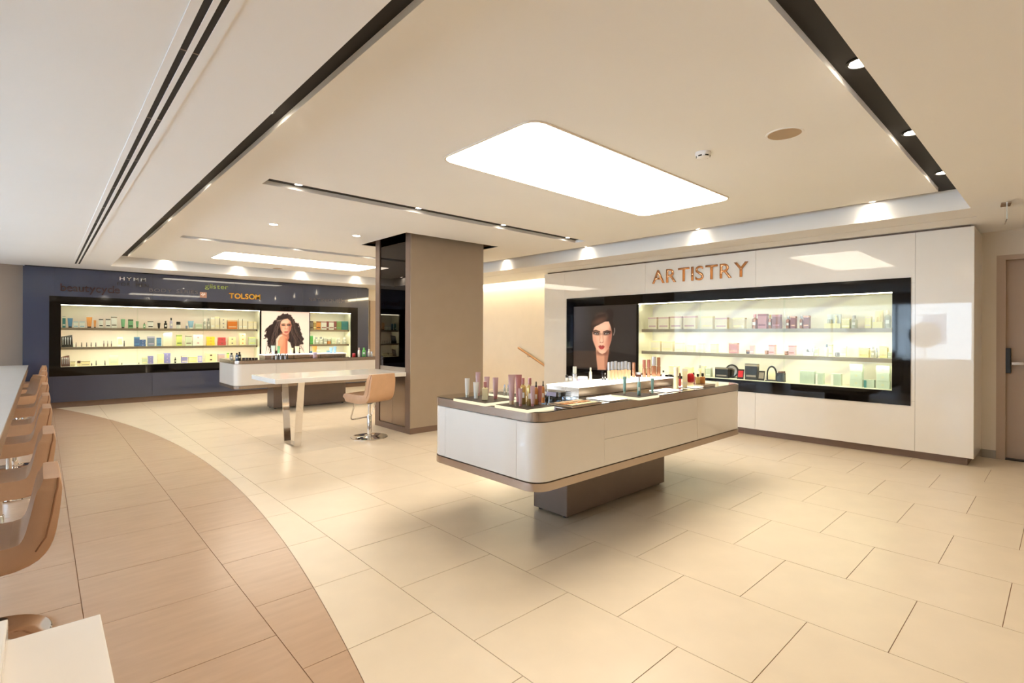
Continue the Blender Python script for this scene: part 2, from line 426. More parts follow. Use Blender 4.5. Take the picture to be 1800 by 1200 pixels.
# ------------------------------------------------------------------ right wall: white glass cladding
wr = struct(empty('wall_right'), 'glossy white glass wall with inset showcase')
seams = [0.612, 1.07, 2.69, 4.31, 5.93, 6.41]
CZ0, CZ1, CY0, CY1 = 0.60, 1.84, 1.18, 5.82      # rough opening behind the black frame
for a, b in zip(seams[:-1], seams[1:]):
    if b <= 1.08 or a >= 5.92: box('glass_panel', XP, XP + .02, a + .001, b - .001, 0.085, 2.362, M_WHITEGL, wr, 0.0015)
    else:
        box('glass_panel', XP, XP + .02, a + .001, b - .001, CZ1, 2.362, M_WHITEGL, wr, 0.0015)
        box('glass_panel', XP, XP + .02, a + .001, b - .001, 0.085, CZ0, M_WHITEGL, wr, 0.0015)
multibox('carcass', [(XP + .021, XR, 0.612, 0.64, .085, 2.362), (XP + .021, XR, 6.385, 6.41, .085, 2.362), (XP + .021, XR, .64, 6.385, 2.33, 2.362), (XP + .021, XR, .64, 6.385, .085, .11), (7.2, XR, .64, 6.385, .11, 2.33)], M_WHITEGL, wr)
for ya, yb_ in ((1.071, CY0), (CY1, 5.929)): box('glass_panel', XP, XP + .02, ya, yb_, CZ0 + .001, CZ1 - .001, M_WHITEGL, wr)
box('top_shadow_gap', XP + .05, XR, .65, 6.37, 2.362, ZS, M_BRPL, wr)
box('plinth', XP + .07, XR, .665, 6.36, 0.0, .085, M_BRPL, wr)
# wall beyond (behind the door) and the stairwell
w2 = struct(empty('wall_back_right'), 'warm plain wall with taupe exit door')
DY0, DY1, DZ = -0.52, 0.43, 2.13
multibox('wall_face', [(XR, XR + .15, DY1 + .07, 6.41, 0, 2.4), (XR, XR + .15, YN, DY0 - .07, 0, 2.4), (XR, XR + .15, DY0 - .07, DY1 + .07, DZ, 2.4)], M_WALL, w2)
bb = struct(box('baseboard_right', XR - .012, XR, .5, .61, 0, .085, mat('grey_baseboard', (168, 160, 150), .5, noise=.03)), 'short grey baseboard beside the exit door')
dr = struct(empty('door_1'), 'taupe exit door with black push bar')
multibox('door_frame', [(XR + .001, XR + .10, DY1, DY1 + .07, 0, DZ), (XR + .001, XR + .10, DY0 - .07, DY0, 0, DZ), (XR + .001, XR + .10, DY0, DY1, DZ - .05, DZ)], M_DOOR, dr)
box('door_leaf', XR + .085, XR + .13, DY0, DY1, .012, DZ - .05, M_DOOR, dr, .002)
q = onx(1771, 630, XR + .06)
pb = box('latch_case', XR + .02, XR + .085, q[1] - .028, q[1] + .028, .90, 1.16, M_BLKPL, dr, .006)
box('leak_stop_sill', XR + .001, XR + .16, DY0, DY1, .0005, .011, M_BLKPL, dr); box('leak_stop_backing', XR + .14, XR + .16, DY0 - .07, DY1 + .07, 0, DZ, M_BLKPL, dr)  # dark boxes added to block light leaking in under the door
box('push_bar', XR + .03, XR + .06, DY0 + .1, q[1] - .028, .985, 1.02, M_STEEL, dr, .006)

# stairwell
ws = struct(empty('wall_stair'), 'pale stairwell wall with sloping handrail')
SX = 7.72
box('stair_wall_face', SX, SX + .1, 6.2, YF, -2, 2.9, M_STAIR, ws)
box('stair_return', XR, SX + .1, 6.25, 6.385, -2, 2.9, M_STAIR, ws)
box('cove_lid', STX, SX, 6.41, YF, 2.62, 2.66, M_CEIL, ws)
box('cove_wall', STX - .012, STX - .001, 6.41, YF, ZS + .001, 2.62, M_CEIL, ws)
box('cove_light_strip', SX - .03, SX - .005, 6.42, YF, 2.36, 2.42, E_COVE, ws)
hr = tag(empty('handrail'), 'round sloping handrail on brackets along the pale stair wall', 'handrail')
h1, h2 = onx(911, 611, SX - .07), onx(961, 645, SX - .07)
d = (h2 - h1); h3 = h1 + d * 1.5
tubepath('rail', [h1, h3], .021, mat('warm_rail_metal', (196, 150, 110), .3, metal=.6, noise=.04), hr, 14)
for tt in (.34, .94, 1.4):
    p = h1 + d * tt; tubepath('bracket', roundpath([(p[0], p[1], p[2] - .015), (p[0], p[1], p[2] - .06), (SX, p[1], p[2] - .06)], .03), .006, M_STEEL, hr, 8)

# ------------------------------------------------------------------ far wall: slate blue glass cladding
wf = struct(empty('wall_far'), 'glossy slate blue glass wall with inset showcase')
BX0, BX1 = -0.226, 5.86
sb = [BX0, 0.15, 1.52, 2.90, 4.28, 5.55, BX1]
for a, b in zip(sb[:-1], sb[1:]):
    if b <= 0.2 or a >= 5.5: box('glass_panel', a + .001, b - .001, YB, YB + .02, .1, 2.368, M_BLUEGL, wf, .0015)
    else:
        box('glass_panel', a + .001, b - .001, YB, YB + .02, CZ1, 2.368, M_BLUEGL, wf, .0015)
        box('glass_panel', a + .001, b - .001, YB, YB + .02, .1, CZ0, M_BLUEGL, wf, .0015)
multibox('carcass', [(BX0, BX0 + .03, YB + .021, YF, .1, 2.368), (BX1 - .03, BX1, YB + .021, YF, .1, 2.368), (BX0 + .03, BX1 - .03, YB + .021, YF, 2.34, 2.368), (BX0 + .03, BX1 - .03, YB + .021, YF, .1, .12), (BX0 + .03, BX1 - .03, YF - .02, YF, .12, 2.34)], M_BLUEGL, wf)
box('plinth', BX0 - .0, BX1 - .05, YB + .06, YF, 0, .1, M_BRPL, wf)
box('top_shadow_gap', BX0 + .02, BX1 - .02, YB + .03, YF - .02, 2.368, ZS, M_BLACK, wf)
box('side_wall_face', XL, BX0 - .001, YB + .12, YF, 0, ZS, M_TAUPE, wf)
box('passage_wall_face', BX1 + .001, 9.2, YF - .12, YF + .1, -2, 2.9, M_WALL, wf)
dr2 = struct(empty('door_2'), 'narrow taupe door in the passage behind the column')
multibox('door_frame', [(6.06, 6.12, YF - .16, YF - .12, 0, 2.1), (6.92, 6.98, YF - .16, YF - .12, 0, 2.1), (6.12, 6.92, YF - .16, YF - .12, 2.05, 2.1)], M_DOOR, dr2)
box('door_leaf', 6.12, 6.92, YF - .145, YF - .121, .01, 2.05, M_DOOR, dr2)

# unseen sides of the room: near wall and window wall, seen only in reflections
wn = struct(box('wall_near', XL, 9.2, YN - .1, YN, 0, 2.9, M_WALL), 'plain wall behind the camera')
wl = struct(empty('wall_left'), 'window wall facing the street')
WY0, WY1, WZ0, WZ1 = 1.55, 10.6, 0.69, 2.10
multibox('wall_face', [(XL - .2, XL, YN, WY0, 0, 2.9), (XL - .2, XL, WY1, YF, 0, 2.9), (XL - .2, XL, WY0, WY1, 0, WZ0), (XL - .2, XL, WY0, WY1, WZ1, 2.9)], M_WALL, wl)
win = struct(empty('window_1'), 'wide street window with slim frames')
for k in range(7):
    y = WY0 + (WY1 - WY0) * k / 6
    box('mullion', XL - .14, XL - .08, y - .02, y + .02, WZ0, WZ1, M_STEEL, win)
    if k < 6: box('pane', XL - .115, XL - .109, y + .021, y + (WY1 - WY0) / 6 - .021, WZ0 + .01, WZ1 - .01, M_WGLASS, win)
box('window_sill', XL - .2, XL + .04, WY0, WY1, WZ0 - .03, WZ0 - .001, M_LACQ, win)
# street facade opposite
fb = tag(empty('apartment_building', (-16, 4, -4)), 'pale apartment facade with balconies mirrored in the white glass wall', 'building')
MF = mat('pale_facade_render', (226, 222, 216), .8, noise=.04, nscale=1); MFW = mat('facade_window', (120, 132, 150), .1, noise=.1); MFB = mat('facade_balcony', (240, 236, 230), .7, noise=.02)
box('wall', -1, 0, -22, 24, 0, 11, MF, fb)
for k in range(-7, 8):
    for fl in range(1, 4):
        y = k * 3.0; z = 0.6 + fl * 2.8 - 1.4
        wv = box('window', 0, .04, y - .5, y + .5, z, z + 1.5, MFB, fb); box('pane', .04, .05, y - .42, y + .42, z + .08, z + 1.42, MFW, wv)
    for fl in range(1, 4):
        if k % 3 == 0: box('balcony', 0, 1.2, k * 3 + .8, k * 3 + 3.6, fl * 2.8 - 1.2, fl * 2.8 - .3, MFB, fb)
box('street_ground', -40, XL - .3, -60, 70, -4.2, -4.0, mat('street_paving', (150, 150, 150), .9, noise=.05))
struct(bpy.data.objects['street_ground'], 'grey street paving outside the window')

# ------------------------------------------------------------------ column
cl = struct(empty('column'), 'square taupe column with smoked mirror side')
KX0, KX1, KY0, KY1 = 3.46, 4.66, 5.67, 6.60
box('core', KX0 + .02, KX1, KY0 + .012, KY1, .075, 2.85, M_COLM, cl)
box('front_panel', KX0 + .004, KX1, KY0, KY0 + .011, .075, 2.85, M_COLM, cl, .002)
box('corner_post', KX0, KX0 + .019, KY0 + .012, KY0 + .125, .075, 2.85, M_BRPL, cl, .002)
box('corner_post', KX0, KX0 + .019, KY1 - .115, KY1, .075, 2.85, M_BRPL, cl, .002)
box('mirror', KX0 + .012, KX0 + .019, KY0 + .13, KY1 - .12, .845, 2.85, M_MIRR, cl)
for ya, yb_ in ((KY0 + .13, 6.14), (6.144, KY1 - .12)): box('cabinet_door', KX0 + .010, KX0 + .019, ya, yb_, .08, .73, M_BRMIR, cl, .0015)
box('plinth', KX0 + .001, KX1, KY0 + .001, KY1, 0, .074, M_BRPL, cl)

# ------------------------------------------------------------------ islands
def ringwall(name, pts, th, z0, z1, m, parent):
    v, f = [], []; n = len(pts)
    P2 = [Vector((p[0], p[1], 0)) for p in pts]
    for i, p in enumerate(P2):
        t = (P2[min(i + 1, n - 1)] - P2[max(i - 1, 0)]).normalized(); nrm = Vector((t.y, -t.x, 0))
        a = p; b = p - nrm * th
        v += [(a.x, a.y, z0), (a.x, a.y, z1), (b.x, b.y, z1), (b.x, b.y, z0)]
    for i in range(n - 1):
        for k in range(4):
            f.append((4 * i + k, 4 * (i + 1) + k, 4 * (i + 1) + (k + 1) % 4, 4 * i + (k + 1) % 4))
    f += [(3, 2, 1, 0), (4 * n - 4, 4 * n - 3, 4 * n - 2, 4 * n - 1)]
    o = meshobj(name, v, f, m, parent); 
    for p in o.data.polygons: p.use_smooth = True
    o.data.set_sharp_from_angle(angle=math.radians(40)); return o
ILX, ILY = 2.62, 1.04
def island(nx, ny, label):
    t = tag(empty('island_counter', (nx, ny, 0)), label, 'counter', 'floating island counters')
    L, D, R = ILX, ILY, 0.105
    box('pedestal', .69, L - .66, .385, D - .33, .018, .41, M_PED, t, .004)
    for x, y in ((.73, .43), (L - .70, .43), (.73, D - .37), (L - .70, D - .37)): lathe('foot', [(.02, 0), (.02, .018), (.015, .019)], M_BLKPL, t, 12, loc=(x, y, 0))
    prism('lower_trim', rrect(0, L, 0, D, R), .412, .458, M_STEEL, t, True)
    prism('core', rrect(.02, L - .02, .02, D - .02, R - .02), .459, .799, M_DARKIN, t, True)
    prism('top_trim', rrect(0, L, 0, D, R), .802, .853, M_STEEL, t, True)
    prism('worktop', rrect(.012, L - .012, .012, D - .012, R - .012), .8535, .857, M_DKTOP, t, True)
    # body panels along the outline, split at the seams
    i_ = .004
    def arc(cx, cy, a0): return [(cx + (R - i_) * math.cos(math.radians(a0 + 9 * k)), cy + (R - i_) * math.sin(math.radians(a0 + 9 * k))) for k in range(11)]
    z0, z1, g = .464, .797, .001
    zm = (z0 + z1) / 2
    xa, xb = .61, 1.80
    corner = {'nl': (R, R, 180), 'nr': (L - R, R, 270), 'fr': (L - R, D - R, 0), 'fl': (R, D - R, 90)}
    ya, yb2 = .17, D - .17
    ringwall('corner_panel', [(i_, ya - g)] + arc(R, R, 180) + [(xa - g, i_)], .016, z0, z1, M_LACQ, t)
    for za, zb in ((z0, zm - g), (zm + g, z1)):
        ringwall('drawer_front', [(xa + g, i_), (xb - g, i_)], .016, za, zb, M_LACQ, t)
        ringwall('drawer_front', [(L - xa - g, D - i_), (L - xb + g, D - i_)], .016, za, zb, M_LACQ, t)
    ringwall('corner_panel', [(xb + g, i_)] + arc(L - R, R, 270) + [(L - i_, ya - g)], .016, z0, z1, M_LACQ, t)
    ringwall('end_panel', [(L - i_, ya + g), (L - i_, yb2 - g)], .016, z0, z1, M_LACQ, t)
    ringwall('corner_panel', [(L - i_, yb2 + g)] + arc(L - R, D - R, 0) + [(L - xa + g, D - i_)], .016, z0, z1, M_LACQ, t)
    ringwall('corner_panel', [(L - xb - g, D - i_)] + arc(R, D - R, 90) + [(i_, yb2 + g)], .016, z0, z1, M_LACQ, t)
    ringwall('end_panel', [(i_, yb2 - g), (i_, ya + g)], .016, z0, z1, M_LACQ, t)
    return t
I1X, I1Y = 2.0, 1.965
I2X, I2Y = 2.19, 8.665
ZI = .857
island(I1X, I1Y, 'white floating island counter with steel trims nearest the camera')
island(I2X, I2Y, 'white floating island counter far back before the blue wall')

# ------------------------------------------------------------------ white table at the column, stools
tb = tag(empty('white_table', (1.85, 5.76, 0)), 'thick white gloss table joined to the column on a chrome frame leg', 'table')
box('table_top', 0, KX0 - 1.85 - .003, 0, .84, .738, .79, M_TBLW, tb, .003)
def flatbar(name, pts, w, th, m, parent):
    # bar following pts in the local yz plane, w wide along x, th thick
    v, f = [], []
    P_ = [Vector((0, a, b)) for a, b in pts]; n = len(P_)
    for i, p in enumerate(P_):
        t1 = (P_[i] - P_[i - 1]).normalized() if i > 0 else (P_[1] - P_[0]).normalized()
        t2 = (P_[i + 1] - P_[i]).normalized() if i < n - 1 else t1
        bis = (t1 + t2).normalized(); nr = Vector((0, -bis.z, bis.y)); s = 1 / max(0.3, bis.dot(t1))
        a, b = p + nr * th / 2 * s, p - nr * th / 2 * s
        v += [(-w / 2, a.y, a.z), (w / 2, a.y, a.z), (w / 2, b.y, b.z), (-w / 2, b.y, b.z)]
    for i in range(n - 1):
        for k in range(4): f.append((4 * i + k, 4 * i + (k + 1) % 4, 4 * (i + 1) + (k + 1) % 4, 4 * (i + 1) + k))
    f += [(3, 2, 1, 0), (4 * n - 4, 4 * n - 3, 4 * n - 2, 4 * n - 1)]
    o = meshobj(name, v, f, m, parent)
    bm = bmesh.new(); bm.from_mesh(o.data); bmesh.ops.recalc_face_normals(bm, faces=bm.faces); bm.to_mesh(o.data); bm.free(); return o
lg = flatbar('frame_leg', [(.07, .737), (.175, .008), (.50, .008), (.60, .737)], .075, .016, M_CHROME, tb); lg.location = (.30, 0, 0)

def stool(x, y, rz, dz, label, group, back=.30, blen=.0):
    """faces local +y; dz raises the seat"""
    t = tag(empty('swivel_stool', (x, y, 0), rz), label, 'stool', group)
    zs = .435 + dz
    w = .205
    # continuous shell profile (centre line y,z, thickness)
    seatp = [(.225, zs - .05, .06), (.21, zs - .04, .095), (.12, zs - .045, .105), (0, zs - .052, .105), (-.1, zs - .048, .10)]
    backp = [(-.1, zs - .048, .10), (-.15, zs - .03, .098), (-.18, zs + .02, .094), (-.198, zs + .11, .088), (-.21, zs + .19, .08), (-.216, zs + back - .05, .07), (-.218, zs + back - .012, .05)]
    def shell(name, prof, wf):
        q_ = [(*p, w_) for p, w_ in zip(prof, wf)]; fine = []
        for i in range(len(q_) - 1):
            p0, p1, p2, p3 = q_[max(i - 1, 0)], q_[i], q_[i + 1], q_[min(i + 2, len(q_) - 1)]
            for k in range(3):
                u = k / 3; fine.append(tuple(.5 * (2 * b + (c - a) * u + (2 * a - 5 * b + 4 * c - d) * u * u + (3 * b - a - 3 * c + d) * u ** 3) for a, b, c, d in zip(p0, p1, p2, p3)))
        fine.append(q_[-1]); prof = [f_[:3] for f_ in fine]; wf = [f_[3] for f_ in fine]
        v, f = [], []; n = len(prof)
        cs = [(-1, .55), (-.97, 1), (-.5, 1.04), (0, 1.05), (.5, 1.04), (.97, 1), (1, .55)]
        m_ = len(cs)
        for i, (py, pz, th) in enumerate(prof):
            a, b = prof[max(i - 1, 0)], prof[min(i + 1, n - 1)]
            if abs(py + .1) < 1e-6: a, b = seatp[-2], backp[1]
            ty, tz = b[0] - a[0], b[1] - a[1]; l = math.hypot(ty, tz); ny_, nz_ = -tz / l, ty / l
            ww = w * wf[i]
            for sgn in (1, -1):
                seq = cs if sgn > 0 else cs[::-1]
                for u, k in seq: v.append((u * ww, py + ny_ * th / 2 * k * sgn, pz + nz_ * th / 2 * k * sgn))
        q = 2 * m_
        for i in range(n - 1):
            for k in range(q): f.append((i * q + k, i * q + (k + 1) % q, (i + 1) * q + (k + 1) % q, (i + 1) * q + k))
        f += [tuple(reversed(range(q))), tuple(range((n - 1) * q, n * q))]
        o = meshobj(name, v, f, M_LEATH, t, True)
        bm = bmesh.new(); bm.from_mesh(o.data); bmesh.ops.recalc_face_normals(bm, faces=bm.faces); bm.to_mesh(o.data); bm.free()
        o.data.set_sharp_from_angle(angle=math.radians(50)); return o
    shell('seat', seatp, [.97, 1, 1, 1, 1]); bk = shell('backrest', backp, [1, 1, 1, 1, .98, .95, .9])
    for s in (-1, 1):
        pts = [(s * w * k * 1.0, py + .018 * 0, pz) for (py, pz, th), k in zip(backp[1:], [1, 1, 1, .985, .955, .905])]
        tubepath('piping', [(p[0], p[1] - .02, p[2]) for p in pts], .0035, M_PIPE, bk, 6)
    lathe('base', [(.225, 0), (.225, .006), (.22, .011), (.05, .016), (.03, .022)], M_CHROME, t, 48)
    lathe('post_sleeve', [(.027, .02), (.027, .20 + dz * .7), (.024, .205 + dz * .7)], M_CHROME, t, 20)
    lathe('gas_post', [(.018, .2), (.018, zs - .115)], M_CHROME, t, 16)
    lathe('swivel_mount', [(.03, zs - .125), (.06, zs - .108), (.06, zs - .1)], M_BLKPL, t, 20)
    fz = .16 + dz * .6
    tubepath('footrest', roundpath([(-.17, .06, zs - .095), (-.17, .15, fz), (.17, .15, fz), (.17, .06, zs - .095)], .05), .009, M_CHROME, t, 10)
    return t
stool(3.0, 5.868, math.radians(14.8), .105, 'tan leather swivel stool in front of the white table by the column', None, back=.265)
LS = [(3.03, 0), (4.28, 0), (5.65, 0), (6.72, 0), (8.12, 0), (9.30, .02), (10.25, .03), (11.05, .06)]
for i, (y, dz) in enumerate(LS):
    rz = pi / 2 + (0 if i != 5 else .25)
    stool(-.185 + (0 if i != 5 else -.04), y, rz, dz, ['tan leather swivel stool nearest the camera along the bar table', 'second tan leather stool from the camera along the bar table', 'third tan leather stool from the camera along the bar table', 'fourth tan leather stool from the camera along the bar table', 'fifth tan leather stool from the camera along the bar table', 'slightly turned tan leather stool, sixth along the bar table', 'seventh tan leather stool from the camera along the bar table', 'last tan leather stool by the blue wall at the bar table end'][i], 'stools along the bar table', back=.265)

bt = tag(empty('bar_table', (-.15, 0, 0)), 'long white bar table with bronze edge along the left side', 'table')
box('table_top', -.95, 0, 1.75, 11.0, .755, .77, M_TBLW, bt, .002)
box('edge_apron', -.93, -.001, 1.76, 10.99, .665, .7545, M_TBEDGE, bt)
for y in (2.2, 4.95, 7.4, 10.8): box('leg', -.62, -.56, y, y + .3, 0, .664, M_CHROME, bt, .002)
vm = tag(empty('vanity_mirror', (-1.0, 2.13, .771)), 'round vanity mirror on a stem standing on the bar table', 'mirror')
lathe('base', [(.09, 0), (.09, .01), (.012, .018)], M_STEEL, vm); lathe('stem', [(.01, .015), (.01, .24)], M_STEEL, vm, 12)
o = lathe('mirror_disc', [(.27, -.012), (.285, 0), (.27, .012)], mat('reflected_room_tan', (176, 150, 122), .5, noise=.03), vm, 40); o.rotation_euler = (0, pi / 2, 0); o.location = (0, 0, .52)  # matte tan painted in place of the beige room reflected in the mirror

# white desk in the near left corner
dk = tag(empty('white_desk', (0, 0, 0)), 'white desk corner with a raised ledge at the bottom left edge', 'desk')
box('desk_top', -.9, .086, .25, 1.268, .71, .75, M_LACQ, dk, .003)
box('desk_body', -.86, .06, .29, 1.24, 0, .709, M_LACQ, dk)
box('raised_ledge', -.9, -.042, .25, 1.275, .7505, .785, M_LACQ, dk, .003)
box('ledge_inset', -.88, -.062, .27, 1.255, .7852, .787, mat('pale_inset', (214, 200, 188), .4, noise=.01), dk)

# ------------------------------------------------------------------ showcases
def swirl(name, base, line, sc):
    m = bpy.data.materials.new(name); m.use_nodes = True; nt = m.node_tree; p = nt.nodes['Principled BSDF']; p.inputs['Roughness'].default_value = .5
    tc = nt.nodes.new('ShaderNodeTexCoord'); mp = nt.nodes.new('ShaderNodeMapping'); mp.inputs['Scale'].default_value = sc
    nt.links.new(tc.outputs['Object'], mp.inputs['Vector'])
    w = nt.nodes.new('ShaderNodeTexWave'); w.wave_type = 'RINGS'; w.inputs['Scale'].default_value = .55; w.inputs['Distortion'].default_value = 3.2; w.inputs['Detail'].default_value = 1.2; w.inputs['Detail Scale'].default_value = .5
    nt.links.new(mp.outputs['Vector'], w.inputs['Vector'])
    r = nt.nodes.new('ShaderNodeValToRGB'); e = r.color_ramp.elements
    e[0].position = 0; e[0].color = (*lin(line), 1); e[1].position = .22; e[1].color = (*lin(base), 1)
    k = r.color_ramp.elements.new(.1); k.color = (*lin(tuple((a + 2 * b) / 3 for a, b in zip(line, base))), 1)
    nt.links.new(w.outputs['Fac'], r.inputs['Fac']); nt.links.new(r.outputs['Color'], p.inputs['Base Color'])
    return m
M_SWR = swirl('cream_swirl_print', (236, 232, 220), (214, 207, 204), (1, 1, 1.6))
M_SWB = swirl('pale_pink_swirl_print', (234, 229, 216), (228, 210, 202), (1, 1, 1.2))

SHZ = (1.367, 1.038)
sc = tag(empty('display_showcase'), 'black framed lit showcase with screen set in the white glass wall', 'showcase', 'wall showcases')
FX = XP - .012
fa, fb_, ia, ib, sa, sb_ = 1.105, 5.87, 1.264, 4.43, 4.452, 5.72
multibox('frame', [(FX, XP + .015, fa, fb_, 1.752, 1.897), (FX, XP + .015, fa, fb_, .553, .698), (FX, XP + .015, fa, ia, .698, 1.752), (FX, XP + .015, sb_, fb_, .698, 1.752), (FX, XP + .015, ib, sa, .698, 1.752)], M_BLKGL, sc)
multibox('lining', [(XP + .016, 7.12, ia - .02, ia, .68, 1.77), (XP + .016, 7.12, ib, ib + .02, .68, 1.77), (XP + .016, 7.12, ia, ib, 1.752, 1.77), (XP + .016, 7.12, ia, ib, .68, .70)], M_CASEIN, sc)
box('back_panel', 7.10, 7.12, ia, ib, .70, 1.752, M_SWR, sc)
for z in SHZ:
    sh = box('shelf', XP + .045, 7.099, ia + .001, ib - .04, z - .03, z, M_CASEIN, sc)
    box('shelf_lip', XP + .03, XP + .044, ia + .001, ib - .04, z - .045, z + .001, M_SHELF, sh)
    for y in (ia + .012, ib - .05): box('shelf_bracket', XP + .046, XP + .08, y - .012, y + .01, z - .042, z - .031, M_BLKPL, sh)
    box('light_strip', XP + .05, XP + .075, ia + .03, ib - .06, z - .040, z - .031, E_LED, sh)
box('light_strip', XP + .018, XP + .033, ia, ib, 1.746, 1.7515, E_LED, sc)
for i, (a, b) in enumerate(((ia, 2.356), (2.340, 3.445), (3.43, ib))): box('sliding_pane', XP + .003 + .007 * (i % 2), XP + .007 + .007 * (i % 2), a, b, .699, 1.751, M_GLASS, sc)

s2 = tag(empty('display_showcase'), 'long black framed lit showcase with portrait set in the blue wall', 'showcase', 'wall showcases')
FY = YB - .012
ga, gb, ja, jb, pa, pb_, ka, kb = .095, 5.575, .242, 3.385, 3.413, 4.424, 4.436, 5.405
multibox('frame', [(ga, gb, FY, YB + .015, 1.752, 1.893), (ga, gb, FY, YB + .015, .54, .695), (ga, ja, FY, YB + .015, .695, 1.752), (kb, gb, FY, YB + .015, .695, 1.752), (jb, pa, FY, YB + .015, .695, 1.752), (pb_, ka, FY, YB + .015, .695, 1.752)], M_BLKGL, s2)
for a, b in ((ja, jb), (ka, kb)):
    multibox('lining', [(a - .02 if a == ja else a - .008, a, YB + .016, 11.92, .68, 1.77), (b, b + .012, YB + .016, 11.92, .68, 1.77), (a, b, YB + .016, 11.92, 1.752, 1.77), (a, b, YB + .016, 11.92, .675, .697)], M_CASEIN, s2)
    box('back_panel', a, b, 11.90, 11.92, .697, 1.752, M_SWB, s2)
    for z in (1.362, 1.028):
        sh = box('shelf', a + .001, b - .04, YB + .045, 11.899, z - .03, z, M_CASEIN, s2)
        box('shelf_lip', a + .001, b - .04, YB + .03, YB + .044, z - .042, z + .001, M_SHELF, sh)
        box('shelf_bracket', b - .06, b - .041, YB + .02, YB + .029, z - .04, z - .01, M_BLKPL, sh)
        box('light_strip', a + .02, b - .06, YB + .05, YB + .075, z - .038, z - .031, E_LED, sh)
    box('light_strip', a, b, YB + .018, YB + .033, 1.746, 1.7515, E_LED, s2)
for i, (a, b) in enumerate(((ja, 1.30), (1.285, 2.35), (2.335, jb), (ka, kb))): box('sliding_pane', a, b, YB + .003 + .007 * (i % 2), YB + .007 + .007 * (i % 2), .696, 1.751, M_GLASS, s2)

# ------------------------------------------------------------------ portraits: flat prints painted per vertex
def sm(e0, e1, x): t = np.clip((x - e0) / (e1 - e0), 0, 1); return t * t * (3 - 2 * t)
class Paint:
    def __init__(s, X, Y, bgc): s.X, s.Y = X, Y; s.C = np.tile(np.array(lin(bgc)), (len(X), 1))
    clip = None
    def mix(s, m, c):
        m = np.clip(m, 0, 1)
        if s.clip is not None: m = m * s.clip
        m = m[:, None]; s.C = s.C * (1 - m) + np.array(lin(c)) * m
    def ell(s, cx, cy, rx, ry, c, a=1.0, soft=.25, rot=0):
        co, si = math.cos(math.radians(rot)), math.sin(math.radians(rot))
        dx, dy = s.X - cx, s.Y - cy; u, v = (co * dx + si * dy) / rx, (-si * dx + co * dy) / ry
        s.mix(a * (1 - sm(1 - soft, 1 + soft, np.hypot(u, v))), c)
    def poly(s, pts, c, a=1.0, soft=6, wob=0.0, wf=.12):
        X = s.X + wob * (np.sin(s.Y * wf) + .6 * np.sin(s.Y * wf * 2.3 + 1)); Y = s.Y + wob * (np.sin(s.X * wf * 1.1) + .6 * np.sin(s.X * wf * 2.1 + 2))
        ins = np.zeros(len(X), bool); dist = np.full(len(X), 1e9)
        for (x1, y1), (x2, y2) in zip(pts, pts[1:] + pts[:1]):
            cond = (y1 > Y) != (y2 > Y)
            xi = (x2 - x1) * (Y - y1) / ((y2 - y1) if y2 != y1 else 1e-9) + x1
            ins ^= cond & (X < xi)
            t = np.clip(((X - x1) * (x2 - x1) + (Y - y1) * (y2 - y1)) / max(1e-9, (x2 - x1) ** 2 + (y2 - y1) ** 2), 0, 1)
            dist = np.minimum(dist, np.hypot(X - x1 - t * (x2 - x1), Y - y1 - t * (y2 - y1)))
        k = sm(-soft, soft, np.where(ins, dist, -dist)); s.mix(a * k, c); return k
    def line(s, pts, w, c, a=1.0):
        dist = np.full(len(s.X), 1e9)
        for (x1, y1), (x2, y2) in zip(pts, pts[1:]):
            t = np.clip(((s.X - x1) * (x2 - x1) + (s.Y - y1) * (y2 - y1)) / max(1e-9, (x2 - x1) ** 2 + (y2 - y1) ** 2), 0, 1)
            dist = np.minimum(dist, np.hypot(s.X - x1 - t * (x2 - x1), s.Y - y1 - t * (y2 - y1)))
        s.mix(a * (1 - sm(w * .5, w * 1.5, dist)), c)
def printmesh(name, corner, du, dv, nu, nv, paint, m, parent):
    corner, du, dv = map(np.array, (corner, du, dv))
    V = np.array([corner + du * (i / nu) + dv * (j / nv) for j in range(nv + 1) for i in range(nu + 1)])
    f = [(j * (nu + 1) + i, j * (nu + 1) + i + 1, (j + 1) * (nu + 1) + i + 1, (j + 1) * (nu + 1) + i) for j in range(nv) for i in range(nu)]
    P_ = V - O; z = P_ @ FW; u = F * (P_ @ RT) / z; v = -F * (P_ @ UP) / z; c, s = math.cos(ROLL), math.sin(ROLL)
    C = paint(CX + c * u - s * v, CY + s * u + c * v)
    o = meshobj(name, V, f, m, parent)
    at = o.data.color_attributes.new('print', 'FLOAT_COLOR', 'POINT')
    at.data.foreach_set('color', np.c_[C, np.ones(len(C))].astype(np.float32).ravel())
    return o
